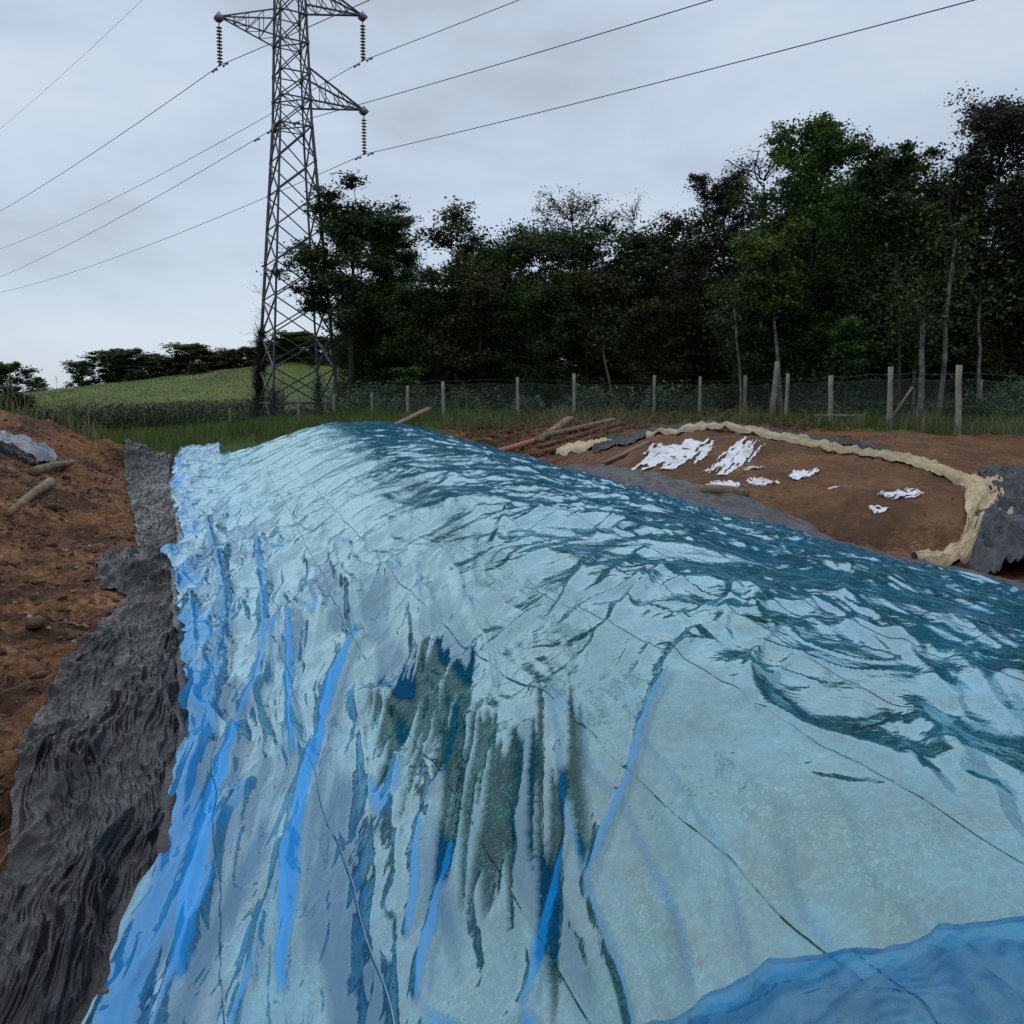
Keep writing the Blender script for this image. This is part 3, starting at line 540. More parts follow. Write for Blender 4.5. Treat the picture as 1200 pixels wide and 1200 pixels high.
def stalks(pts,l0,l1,r0,seed,up=.25):
    r=np.random.default_rng(seed); m=MB()
    for x,y in pts:
        L=l0+(l1-l0)*r.random()**2; a=r.uniform(0,6.28); z=gz(x,y)+r0
        t_=np.linspace(0,1,5)[:,None]; P=np.array([x,y,z])+t_*L*np.array([math.cos(a),math.sin(a),0]); P[:,2]+=up*L*r.random()*np.sin(t_[:,0]*2)+.01; P[:,0]+=r.normal(0,.06*L,5); P[:,1]+=r.normal(0,.06*L,5)
        g_=ground_parts(P[:,0],P[:,1])[0]; P[:,2]=np.maximum(P[:,2],g_+r0)
        m.tube(P,np.linspace(r0,r0*.4,5),3,False)
    return m
m_=stalks(scatter_pts(1500,left_pt,11),.05,.45,.004,11); tag(obj('dry_stalks',m_.build('stalks',[M_STRAW])),'dry stalks and roots strewn over the left earth bank','dry stalks',kind='stuff')
m_=stalks(scatter_pts(900,back_pt,12),.2,.9,.010,12,.9); tag(obj('dry_brush',m_.build('brush',[M_STRAW])),'tangled dead brush between the boards and the crest of the blue film','dead brush',kind='stuff')
m_=stalks(scatter_pts(260,right_pt,13),.1,.5,.007,13); tag(obj('dry_stalks',m_.build('stalks',[M_STRAW])),'thin dry stalks lying on the brown mound','dry stalks',kind='stuff')
for i,(x,y,L,a,lb) in enumerate([(-3.55,6.6,.55,2.7,'bent root lying on the earth bank halfway along the black sheet'),(-3.0,6.2,.5,.2,'thin twig beside the bent root on the earth bank'),(-4.9,10.6,1.0,2.5,'long thin stick on the far part of the earth bank')]):
    t_=np.linspace(0,1,9); P=np.stack([x+L*t_*math.cos(a),y+L*t_*math.sin(a),0*t_],1); P[:,1]+=.08*L*np.sin(t_*5+i); P[:,2]=ground_parts(P[:,0],P[:,1])[0]+.014
    m_=MB(); m_.tube(P,np.linspace(.014,.006,9),6); P2=P[4]+np.array([[0,0,0],[.08,.06,.03],[.15,.13,.03]])*(1+i*.3); m_.tube(P2,[.008,.006,.004],5)
    tag(obj('stick',m_.build('stick',[M_LOG],True)),lb,'stick')
# one dead leaf on the film
lx_,ly_=-1.34,2.5; ls,lX=axis(lx_,ly_); lz=float(film_base(np.array([ls]),np.array([lX]))[0])
u,v=np.meshgrid(np.linspace(-1,1,9),np.linspace(-1,1,5),indexing='ij'); w_=.011*np.sqrt(1-np.abs(u)**1.5)
X=lx_+.022*u+.3*w_*v; Y=ly_+w_*v; Z=lz+.03+.012*v**2+.008*u**2
tag(obj('dead_leaf',mesh('leaf',np.stack([X,Y,Z+.02],-1).reshape(-1,3),gridF(9,5),[M_STRAW],None,True)),'curled dead leaf lying on the blue film near its bottom left edge','leaf')

# ---------------- lattice tower ----------------
def flat(name,c,rough,spec=.4,metal=0):
    m,t,o=mat(name); b=N(t,'ShaderNodeBump',{'Strength':.15,'Distance':.005,'Height':nz(t,40)})
    p=N(t,'ShaderNodeBsdfPrincipled',{'Base Color':ramp(t,nz(t,3,5),[(.3,tuple(.75*v for v in c)),(.7,tuple(1.2*v for v in c))]),'Roughness':rough,'Specular IOR Level':spec,'Metallic':metal,'Normal':b.outputs[0]}); t.links.new(p.outputs[0],o.inputs[0]); return m
M_STEEL=flat('dull_galvanised_steel',(.10,.11,.12),.6,.3,.2); M_STEEL2=flat('tower_cap_steel',(.28,.28,.28),.6)
M_GLASS=flat('green_insulator_glass',(.10,.14,.10),.25,.6); M_WIRE=flat('conductor_wire',(.07,.075,.08),.6)
TC=Vector((-12.0,45.0,0)); TB=gz(-12,45); tw=empty('transmission_tower',(TC.x,TC.y,TB),R(30))
tag(tw,'tall steel lattice power line tower standing behind the blue film heap','power tower')
# L-section bar of unit length along Z
_l=np.array([(0,0),(1,0),(1,.14),(.14,.14),(.14,1),(0,1)])-.3
V=np.array([[x,y,z] for z in(0,1) for x,y in _l]); F4=[[i,(i+1)%6,(i+1)%6+6,i+6] for i in range(6)]
ANG=mesh('angle_bar',V,[np.array(F4),np.array([[5,4,3,2,1,0],[6,7,8,9,10,11]])],[M_STEEL])
def bar(name,a,b,w,parent,me=ANG):
    a,b=Vector(a),Vector(b); d=b-a; o=obj(name,me,parent); q=d.to_track_quat('Z','Y'); o.rotation_mode='QUATERNION'; o.rotation_quaternion=q; o.location=a; o.scale=(w,w,d.length); return o
HW=lambda z: float(np.interp(z,[0,1.2,14.2,16.5,23,31],[1.86,1.76,1.06,.84,.66,.45]))   # half width at height z above world 0
def cn(k,z): sx,sy=((1,1),(-1,1),(-1,-1),(1,-1))[k%4]; h=HW(z); return (sx*h,sy*h,z-TB)
for k in range(4):
    zs=[TB-.1,16.5,23,31]
    for a,b in zip(zs[:-1],zs[1:]): bar('leg',cn(k,a),cn(k,b),.13 if a<16 else .105,tw)
lv=[TB+.05,1.5,3.4,5.3,7.2,9.1,11,12.9,14.7,16.5,17.95,19.3,20.9,22.4,23.9,25.4,27,28.6,30.2]
for i,(a,b) in enumerate(zip(lv[:-1],lv[1:])):
    for k in range(4):
        w=.075 if a<16 else .06
        if i==0:
            m_=Vector(cn(k,b)).lerp(Vector(cn(k+1,b)),.5); bar('brace',cn(k,a),m_,.06,tw); bar('brace',cn(k+1,a),m_,.06,tw)
        else: bar('brace',cn(k,a),cn(k+1,b),w,tw); bar('brace',cn(k+1,a),cn(k,b),w,tw)
        if i in (0,): bar('cross_member',cn(k,b),cn(k+1,b),.08,tw)
        if b in (16.5,17.95,19.3,20.9,22.4,23.9,25.4): bar('cross_member',cn(k,b),cn(k+1,b),.065,tw)
for z in (16.5,17.95,20.9,23.9):
    bar('brace',cn(0,z),cn(2,z),.055,tw); bar('brace',cn(1,z),cn(3,z),.055,tw)
# thinner redundant members
gus=MB(); gus.box((0,0,0),(.17,.17,.22)); GUS=gus.build('gusset',[M_STEEL])
for z in lv[9:-1]:
    for k in range(4): obj('gusset_plate',GUS,tw,cn(k,z))
# insulator string
prof=[(0,0),(.03,0),(.03,-.05),(.05,-.055),(.155,-.10),(.15,-.115),(.05,-.12),(.03,-.125),(.03,-.172),(0,-.172)]
kk=12; V=[];
for r_,z in prof:
    for j in range(kk): V.append((r_*math.cos(j*6.2832/kk),r_*math.sin(j*6.2832/kk),z))
DISC=mesh('insulator_disc',V,np.vstack([gridF(len(prof),kk)[:, ::-1],np.array([[i*kk+kk-1,(i+1)*kk+kk-1,(i+1)*kk,i*kk] for i in range(len(prof)-1)])]),[M_GLASS],None,True)
ends=[]
def arm(sg,zb,zt,reach,ztip):
    A=empty('cross_arm'); A.parent=tw; hb,ht=HW(zb),HW(zt); tip=Vector((sg*reach,0,ztip-TB))
    bt=[Vector((sg*hb,s*hb,zb-TB)) for s in(-1,1)]; tp=[Vector((sg*ht,s*ht,zt-TB)) for s in(-1,1)]
    for p in bt+tp: bar('chord',p,tip,.085,A)
    fr=[.28,.52,.74]; prevb=bt; 
    for i,f in enumerate(fr):
        cb=[p.lerp(tip,f) for p in bt]; ct=[p.lerp(tip,f) for p in tp]
        for s in(0,1): bar('lacing',cb[s],ct[s],.04,A)
        bar('lacing',cb[0],cb[1],.04,A)
        f0=fr[i-1] if i else 0
        bar('lacing',bt[0].lerp(tip,f0),cb[1],.04,A)
        for s in(0,1): bar('lacing',tp[s].lerp(tip,f0),cb[s],.04,A)
    m_=MB(); m_.add(np.array([[-.24,-.2,-.1],[.24,-.2,-.1],[.24,.2,-.1],[-.24,.2,-.1],[-.1,-.12,-.26],[.1,-.12,-.26],[.1,.12,-.26],[-.1,.12,-.26]])+np.array(tip),Q=[[0,1,2,3],[7,6,5,4],[0,4,5,1],[1,5,6,2],[2,6,7,3],[3,7,4,0]]); obj('tip_plate',m_.build('tip_plate',[M_STEEL]),A)
    m_=MB(); m_.add(np.array([[-.25,-.2,-.098],[.25,-.2,-.098],[.25,.2,-.098],[-.25,.2,-.098],[0,0,.30]])+np.array(tip),Q=[[3,2,1,0]],T=[[0,1,4],[1,2,4],[2,3,4],[3,0,4]]); obj('tip_cap',m_.build('tip_cap',[M_STEEL2]),A)
    I=empty('insulator_string',(tip.x,tip.y,tip.z-.45)); I.parent=tw
    m_=MB(); m_.tube([(0,0,.22),(0,0,-.02)],.03,6); m_.box((0,0,-1.96),(.1,.34,.09)); m_.tube([(0,0,-1.86),(0,0,-1.98)],.03,6); obj('clamp',m_.build('clamp',[M_STEEL]),I)
    for j in range(11): obj('disc',DISC,I,(0,0,-.01-j*.172))
    w_=Vector((TC.x,TC.y,TB))+Matrix.Rotation(R(30),3,'Z')@Vector((tip.x,tip.y,tip.z-.45-2.0)); ends.append(w_)
arm(-1,20.9,22.4,3.7,21.55); arm(1,22.9,24.6,4.1,23.35); arm(1,17.9,19.6,4.1,18.15)
ends.append(Vector((TC.x,TC.y,TB))+Matrix.Rotation(R(30),3,'Z')@Vector((-.95,0,16.36-TB))); ends.append(Vector((TC.x,TC.y,31.3)))
m_=MB(); m_.box((-.95,0,16.36-TB),(.18,.4,.45)); m_.box((-.9,0,16.5-TB),(.1,2,.08)); obj('cable_bracket',m_.build('bracket',[M_STEEL]),tw)
# conductors: straight through the tower, sagging toward the next ones
dmp=MB(); dmp.tube([(-.22,0,-.09),(.22,0,-.09)],.012,5); dmp.tube([(-.27,0,-.09),(-.15,0,-.09)],.05,8); dmp.tube([(.15,0,-.09),(.27,0,-.09)],.05,8); dmp.box((0,0,-.04),(.06,.05,.12)); DMP=dmp.build('damper',[M_WIRE],True)
LW={0:((46.5,18.93),(13.5,17.85),'upper conductor wire clamped under the left arm of the tower'),1:((83.5,20.79),(12.5,20.02),'conductor wire clamped under the upper right arm of the tower'),2:((84.5,15.25),(31.5,13.65),'lowest conductor wire clamped under the lower right arm of the tower'),3:((60.5,14.48),(27,13.99),'cable fixed to the body of the tower below its lowest arm'),4:((67,30.7),(20,31.5),'faint thin shield wire high at the top left above the tower')}
for i,p in enumerate(ends):
    (tl,zl),(tr,zr),lb=LW[i]; al,ar=R(-44.5),R(135.5)
    if i==4:
        p=Vector((-12.,45,30.6))
    def side(a,t1,z1,tmax):
        # parabola through the clamp and (t1,z1), with the curvature of a slack span
        c=.00045; b_=(z1-p.z)/t1-c*t1; t_=np.linspace(0,tmax,46)
        return np.stack([p.x+math.sin(a)*t_,p.y+math.cos(a)*t_,p.z+b_*t_+c*t_**2],1)
    Lf=side(al,tl,zl,190); Rt=side(ar,tr,zr,75); P=np.vstack([Lf[::-1],Rt[1:]])
    m_=MB(); r_=.020 if i<3 else (.018 if i==3 else .012); m_.tube(P-np.array(p)[None],r_,5,False); wr=empty('power_line',p); obj('wire',m_.build('wire',[M_WIRE]),wr)
    if i<4:
        for a,ts in ((al,(.62,) if i<3 else (.5,2.0)),(ar,(.62,) if i<3 else (.9,2.3))):
            S=side(a,tl if a==al else tr,zl if a==al else zr,10)
            for q in ts:
                d_=obj('vibration_damper',DMP,wr); zz_=np.interp(q,np.linspace(0,10,46),S[:,2])-p.z; d_.location=(math.sin(a)*q,math.cos(a)*q,zz_); d_.rotation_euler=(0,0,math.pi/2-al)
    tag(wr,lb,'power line')
# dead creeper climbing the left leg
r=np.random.default_rng(5); m_=MB()
Rz=Matrix.Rotation(R(30),3,'Z'); c_,s_2=math.cos(R(30)),.5
def legpt(k,z): x,y,q=cn(k,z); return np.array([TC.x+c_*x-s_2*y,TC.y+s_2*x+c_*y,z])
for k,n,zt in ((1,1500,5.0),(0,260,2.4),(2,120,1.8)):
    for i in range(n):
        z0=TB+(zt)*r.random()**(1.5 if k==1 else 1.2); b_=legpt(k,z0)+r.normal(0,.09,3); L=.3+.8*r.random(); a=r.uniform(0,6.28); t_=np.linspace(0,1,5)[:,None]
        P=b_+t_*np.array([math.cos(a)*L*.38,math.sin(a)*L*.38,L*r.uniform(-.5,.9)]); P+=np.cumsum(r.normal(0,.045,(5,3)),0); m_.tube(P,np.linspace(.02,.008,5),3,False)
    if k==1:
        for i in range(70):
            z0=TB+r.uniform(2,7.5); b_=legpt(k,z0); t_=np.linspace(0,1,6)[:,None]; P=b_+np.cumsum(r.normal(0,.10,(6,3)),0)+t_*np.array([r.normal(0,.5),r.normal(0,.3),r.uniform(-.2,.6)]); m_.tube(P,.006,3,False)
M_VINE=simple('dead_creeper_stems',[(.3,(.018,.014,.010)),(.7,(.05,.04,.028))],4,.95,.2,20)
V,F=None,None
tag(obj('climbing_vine',m_.build('vine',[M_VINE])),'dark dry creeper tangled up the left leg of the lattice tower','vine',kind='stuff')

# ---------------- fences ----------------
M_POST=simple('grey_fence_post',[(.3,(.15,.145,.115)),(.55,(.26,.25,.20)),(.8,(.37,.36,.30))],6,.9,.5,25)
M_MESHW=flat('galvanised_fence_wire',(.12,.125,.12),.6)
rp=np.random.default_rng(21)
def post(parent,x,y,top,r_=.062,lean=(0,0),name='post',lab=None):
    zb=gz(x,y); h=top-zb+.3; n=6; t_=np.linspace(0,1,n); P=np.stack([lean[0]*t_*h,lean[1]*t_*h,t_*h-.3],1); P[:,0]+=rp.normal(0,.008,n)
    m=MB(); m.tube(P,r_*(1+.12*rp.standard_normal(n)*.5)*np.linspace(1.08,.92,n),9,True,.08,int(x*10)%50)
    o_=obj(name,m.build('post',[M_POST],True),parent,(x,y,zb)); 
    if lab: o_['label']=lab
    return o_
def from_px(px,y): return (px-600)/942*y*1.0
F1=[(1290,17.4,428),(1123,19.6,428),(1042,22.5,430),(973,25.6,440),(921,28.5,438),(872,31,440),(820,32.5,441),(766,33.5,440),(673,32.5,438),(607,32.5,442),(520,31.5,447),(478,34,452),(436,37,460),(392,39,462),(350,40.5,465),(270,44,478),(170,45,484)]
FX1=[(from_px(px,y),y,2.1-(t-460)/942*y) for px,y,t in F1]
fa=empty('wire_fence',(FX1[1][0],FX1[1][1],0)); off=Vector(fa.location)
tag(fa,'nearer wire mesh fence on rough round posts crossing in front of the wood','fence')
for i,(x,y,tz) in enumerate(FX1): post(fa,x,y,tz,.075 if i<4 else .068,(rp.normal(0,.012),0)).location-=off
def wiremesh(PTS,h0,h1,cell,r_,name,parent,off):
    P=np.array([(x,y) for x,y,_ in PTS]); L=np.concatenate([[0],np.cumsum(np.hypot(*np.diff(P,axis=0).T))]); m=MB(); tot=L[-1]; H=h1-h0
    zt=np.array([gz(*p) for p in P])
    def pt(u,h): return np.stack([np.interp(u,L,P[:,0])-off.x,np.interp(u,L,P[:,1])-off.y,np.interp(u,L,zt)+h+.03*np.sin(u*3)*(h/h1)],-1)
    for sg in(1,-1):
        for u0 in np.arange(-H,tot+H,cell):
            a,b=(u0,u0+H) if sg>0 else (u0+H,u0)
            us=np.linspace(a,b,3); hs=np.linspace(h0,h1,3); k=(us>=0)&(us<=tot)
            if k.sum()<2: continue
            m.tube(pt(us[k],hs[k]),r_,3,False)
    for h in (h0,(h0+h1)/2,h1,h1+.16): m.tube(pt(np.linspace(0,tot,int(tot*1.5)),np.full(int(tot*1.5),h)),r_*1.3,3,False)
    o_=obj(name,m.build(name,[M_MESHW]),parent); o_['kind']='stuff'; return o_
wiremesh(FX1,.08,1.35,.125,.003,'wire_mesh',fa,off)
F2=[(1148,29,445),(1069,30.5,428),(1003,34,441),(978,36,441),(942,37,441),(860,39,438),(810,40,437),(725,41,437),(685,41.5,438),(648,40.5,437),(609,43,440),(579,44,440),(547,45,442),(460,50,452),(420,51,455),(388,52,456)]
FX2=[(from_px(px,y),y,2.1-(t-460)/942*y) for px,y,t in F2]
fb=empty('wire_fence',(FX2[1][0],FX2[1][1],0)); off2=Vector(fb.location)
tag(fb,'farther wire fence on thin posts close to the foot of the wood','fence')
for i,(x,y,tz) in enumerate(FX2): post(fb,x,y,tz,.065).location-=off2
wiremesh(FX2,.1,1.5,.30,.003,'wire_mesh',fb,off2)
x,y=from_px(903,30.),30.; o_=post(None,x,y,2.1-(424-460)/942*y,.10,(.08,0),'leaning_post'); tag(o_,'thick pale leaning post between the two wire fences','post')
x,y=from_px(1010,24.),24.; m=MB(); m.box((0,0,.0),(1.55,.16,.05),Matrix.Rotation(R(2),3,'Z')); m.box((-.6,0,-.18),(.08,.08,.36)); m.box((.6,0,-.18),(.08,.08,.36)); tag(obj('low_bench',m.build('low_bench',[M_POST]),None,(from_px(982,25),25,gz(from_px(982,25),25)+.36)),'low plank set on short stakes beside the wire fence','plank')
x0,y0=from_px(1039,23),23.; x1,y1=from_px(1068,23.3),23.3; m=MB(); m.tube([(0,0,-.1),(x1-x0,y1-y0,1.02)],[.035,.03],7); tag(obj('diagonal_strut',m.build('strut',[M_PLANK2]),None,(x0,y0,gz(x0,y0)+.15)),'pale diagonal strut leaning against the second fence post from the right','strut')

# ---------------- trees ----------------
def leafmat(name,a,b,c,tr=.25,scale=.5):
    m,t,o=mat(name); co=N(t,'ShaderNodeTexCoord').outputs['Object']; tn=attr(t,'tone')
    f=math_(t,'ADD',math_(t,'MULTIPLY',nz(t,scale,4,.6,co),.7),math_(t,'MULTIPLY',tn,.5))
    col=ramp(t,f,[(.32,a),(.58,b),(.82,c)])
    d=N(t,'ShaderNodeBsdfPrincipled',{'Base Color':col,'Roughness':.6,'Specular IOR Level':.25}); q=N(t,'ShaderNodeBsdfTranslucent',{'Color':col})
    s=N(t,'ShaderNodeMixShader',{0:tr,1:d.outputs[0],2:q.outputs[0]}); t.links.new(s.outputs[0],o.inputs[0]); return m
L_DARK=leafmat('dark_leaves',(.014,.030,.011),(.038,.068,.020),(.085,.125,.032))
L_OLIVE=leafmat('olive_leaves',(.018,.025,.010),(.046,.056,.019),(.092,.098,.034))
L_GREEN=leafmat('green_leaves',(.016,.040,.010),(.050,.105,.024),(.12,.20,.042))
L_BROWN=leafmat('brownish_leaves',(.020,.022,.014),(.040,.043,.025),(.068,.070,.040))
L_LIME=leafmat('yellow_green_leaves',(.030,.055,.012),(.075,.11,.022),(.16,.20,.04))
L_BLUE=leafmat('blue_green_leaves',(.050,.085,.050),(.095,.155,.085),(.17,.24,.125))
M_BARK=simple('dark_bark',[(.3,(.022,.019,.015)),(.7,(.06,.052,.042))],3,.95,.6,14)
M_PBARK=simple('pale_mottled_bark',[(.35,(.05,.047,.04)),(.5,(.13,.125,.11)),(.7,(.24,.235,.21))],4,.9,.5,14)
def leaf_quads(C,size,r,flat_=.0,aspect=1.9):
    """one bent diamond leaf (two triangles) per centre"""
    n=len(C); a=r.uniform(0,2*np.pi,n); el=r.normal(-.25,.55,n); d=np.stack([np.cos(a)*np.cos(el),np.sin(a)*np.cos(el),np.sin(el)],1)
    up=r.normal(0,.6,(n,3))+np.array([0,0,1.]); s=np.cross(d,up); s/=np.linalg.norm(s,axis=1)[:,None]+1e-9
    L=size*r.uniform(.6,1.35,n)[:,None]; W=L/aspect
    V=np.stack([C-d*L*.5,C+s*W*.5,C+d*L*.5,C-s*W*.5],1).reshape(-1,3); i=np.arange(n)[:,None]*4
    return V,np.hstack([i,i+1,i+2,i+3])
def make_tree(seed,H,cr,base,limbs,leaves,size,shape='round',tr_r=.16,sig=.42,twigs=True,mats=(None,None),multi=1,low=0.,droop=0):
    """trunk and crown meshes of a tree H tall with crown radius cr starting at base*H"""
    r=np.random.default_rng(seed); wood=MB(); tips=[]; wts=[]
    for st in range(multi):
        n=9; lean=r.normal(0,.05,2) if multi==1 else r.normal(0,.13,2); z=np.linspace(0,H*.9,n); P=np.stack([lean[0]*z+.12*np.cumsum(r.normal(0,.5,n))*.5,lean[1]*z+.12*np.cumsum(r.normal(0,.5,n))*.5,z-.15],1); P[0,:2]=r.normal(0,.25,2) if multi>1 else 0
        rad=tr_r*(1-np.linspace(0,.86,n)**1.1); wood.tube(P,rad,7,False,.1,seed)
        for k in range(limbs//multi):
            f=base+(1-base)*(k+r.random())/(limbs//multi); f=min(f,.97); p=np.array([np.interp(f*H,z,P[:,i]) if f*H<z[-1] else P[-1,i] for i in range(3)]); p[2]=min(f*H,z[-1])
            u=(f-base)/(1-base+1e-6)
            env={'round':math.sqrt(max(.05,1-(1.75*u-.75)**2)) if u>.2 else .55+1.5*u,'umbrella':.35+.75*u if u<.85 else .85,'column':.8-.2*u+.1*r.random(),'cone':1-.75*u}[shape]
            L=cr*env*r.uniform(.6,1.08); a=r.uniform(0,6.283); el=r.uniform(.1,.75)+.5*u-droop
            d=np.array([math.cos(a)*math.cos(el),math.sin(a)*math.cos(el),math.sin(el)]); t_=np.linspace(0,1,6)[:,None]; Q=p+d*L*t_; Q+=np.cumsum(r.normal(0,.05*L,(6,3)),0)*(t_>0); Q[:,2]+=.12*L*t_[:,0]**2
            rr=np.interp(f*H,z,rad)*.5+.012; wood.tube(Q,np.linspace(rr,.012,6),5,False)
            for q in range(6 if twigs else 3):
                g_=r.uniform(.3,1); b_=np.array([np.interp(g_,t_[:,0],Q[:,i]) for i in range(3)]); d2=d+r.normal(0,.7,3); d2/=np.linalg.norm(d2); l2=L*r.uniform(.2,.45)*(1.2-g_*.4); S=b_+d2*l2*np.linspace(0,1,4)[:,None]; S+=np.cumsum(r.normal(0,.04*l2,(4,3)),0)
                if twigs: wood.tube(S,np.linspace(rr*.4,.007,4),3,False)
                tips+= [S[2],S[3],(S[1]+S[2])/2]
            tips.append(Q[-1])
    tips=np.array(tips); 
    if low:
        k=int(len(tips)*low); e=r.uniform(0,6.283,k); q=cr*.8*np.sqrt(r.random(k)); tips=np.vstack([tips,np.stack([np.cos(e)*q,np.sin(e)*q,r.uniform(.1,base+.15,k)*H],1)])
    n=int(leaves*1.25); idx=r.integers(0,len(tips),n); w=np.clip(r.gamma(2,.5,len(tips)),.35,1.3)*sig; dirs=r.normal(0,1,(n,3)); dirs/=1+.28*np.linalg.norm(dirs,axis=1)[:,None]; dirs*=1.25; dirs[:,2]*=.65
    C=tips[idx]+dirs*w[idx][:,None]*.75
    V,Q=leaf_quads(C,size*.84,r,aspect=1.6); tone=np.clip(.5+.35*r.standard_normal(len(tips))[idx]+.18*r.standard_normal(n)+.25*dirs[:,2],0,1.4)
    return wood.build('trunk',[mats[0]],True),mesh('crown',V,Q,[mats[1]],{'tone':np.repeat(tone,4)})
T={}
T['big']=make_tree(1,13,3.6,.34,34,30000,.20,'round',.22,.50,mats=(M_BARK,L_DARK))
T['green']=make_tree(2,14,3.3,.22,46,36000,.20,'round',.20,.50,mats=(M_BARK,L_GREEN),low=.15)
T['green2']=make_tree(3,14,3.4,.2,50,36000,.21,'column',.2,.52,mats=(M_PBARK,L_DARK),low=.1,droop=.3)
T['brown']=make_tree(4,14,3.4,.28,40,22000,.17,'round',.2,.46,mats=(M_BARK,L_BROWN))
T['airy']=make_tree(5,11,2.3,.55,20,4600,.19,'umbrella',.15,.40,mats=(M_BARK,L_DARK))
T['twiggy']=make_tree(6,12,2.5,.42,40,5200,.12,'round',.15,.32,mats=(M_BARK,L_BROWN))
T['bare']=make_tree(7,11,1.6,.5,24,700,.10,'round',.09,.3,mats=(M_BARK,L_BROWN))
T['bush']=make_tree(8,8,3.1,.08,44,30000,.19,'column',.15,.50,mats=(M_BARK,L_OLIVE),multi=2,low=.35)
T['bush2']=make_tree(9,9,3.0,.10,44,28000,.20,'round',.15,.52,mats=(M_BARK,L_DARK),multi=2,low=.35)
T['sap']=make_tree(10,6,1.25,.45,20,4500,.17,'umbrella',.06,.30,mats=(M_BARK,L_GREEN))
T['lime']=make_tree(11,7,1.3,.6,18,4200,.18,'umbrella',.08,.32,mats=(M_PBARK,L_LIME))
T['far']=make_tree(12,8,3.6,.2,26,6500,.50,'round',.25,.65,False,mats=(M_BARK,L_DARK),low=.2)
T['far2']=make_tree(13,6,4.2,.12,26,6500,.48,'column',.25,.6,False,mats=(M_BARK,L_OLIVE),low=.3)
def _top(me):
    a=np.empty(len(me.vertices)*3,np.float32); me.vertices.foreach_get('co',a); return float(np.percentile(a[2::3],99.7))
hts={k:_top(t[1]) for k,t in T.items()}
def tree(kind,px,top,y,wid=1.,rot=0,label=None,group='trees of the dark wood behind the fences',sx=None,name='tree'):
    x=(px-600)/942*y; zb=gz(x,y)-.1; H=2.1-(top-460)/942*y-zb; e=empty(name,(x,y,zb),rot); s=H/hts[kind]; w_=wid*1.28; e.scale=(s*w_,s*w_,s)
    obj('trunk',T[kind][0],e); obj('crown',T[kind][1],e); return tag(e,label,'tree',group)
tree('big',412,222,43,1.12,.3,'tall leafy tree standing just right of the lattice tower')
tree('big',462,258,46,.85,2.1,'leafy tree at the left edge of the wood, second from the tower')
tree('airy',520,250,40,1.15,1.2,'tree with an airy open crown above the left part of the wood')
tree('bush2',505,330,40,1.0,.5,'dense dark tree under the airy open crown')
tree('bush2',430,372,45,1.0,4.,'low dense tree at the foot of the tall tree by the tower')
tree('bush',565,302,40,1.0,1.,'dense olive tree right of the airy crown')
tree('bush2',620,268,41,.85,2.,'dark leafy tree with a pointed top, left of the twiggy crown')
tree('twiggy',682,220,42,1.15,.8,'tall thin leaved tree with a see-through twiggy crown')
tree('bare',742,230,42,1.,.1,'slender nearly bare tree top rising over the middle of the wood')
tree('bush2',735,266,43,1.0,3.,'rounded dark tree below the nearly bare tree top')
tree('bush',690,300,38.5,1.,4.,'olive dense tree in front of the twiggy crown')
tree('bush2',640,330,37.5,.9,1.6,'lower dark tree in the middle of the wood facing the field')
tree('bush',790,275,42,.9,5.,'olive tree closing the dip in the middle of the wood')
tree('bush',755,340,37,.85,2.6,'low olive tree in the dip of the wood facing the field')
tree('brown',850,206,38,.80,.5,'brownish airy tree left of the two tallest green trees')
tree('bare',888,180,41,1.5,2.,'pale leafless tree top between the brownish tree and the tall green tree')
tree('green',940,157,33,.85,.7,'very tall dark green tree, left one of the two tallest')
tree('green2',1048,150,31,.82,2.2,'very tall drooping green tree, right one of the two tallest')
tree('brown',1150,120,33,.92,3.4,'tallest brownish tree near the right edge of the photo')
tree('brown',1215,128,31,.85,1.4,'brownish tree cut by the right edge of the photo')
tree('green',1290,140,32,.9,.4,'green tree just beyond the brownish tree at the right edge')
tree('green2',1100,215,36,.8,5.2,'dark tree filling the gap between drooping green tree and tallest brownish tree')
tree('big',995,200,38,.75,2.5,'shaded tree standing between the two tallest green trees')
tree('bush2',880,330,33,.75,3.,'low dark tree at the foot of the brownish tree')
tree('bush2',1000,330,34,.8,.6,'low shaded tree behind the sapling by the fence')
tree('bush',1180,300,31.5,.8,2.,'low brownish green tree at the foot of the tallest tree')
tree('lime',917,262,30.5,1.05,.9,'slender tree with yellow green leaf tufts before the tall green trees')
tree('sap',985,372,29,1.,1.9,'small round headed sapling behind the fence',name='sapling')
tree('sap',480,430,36,1.6,.4,'low bushy sapling left of centre behind the fence',name='sapling')
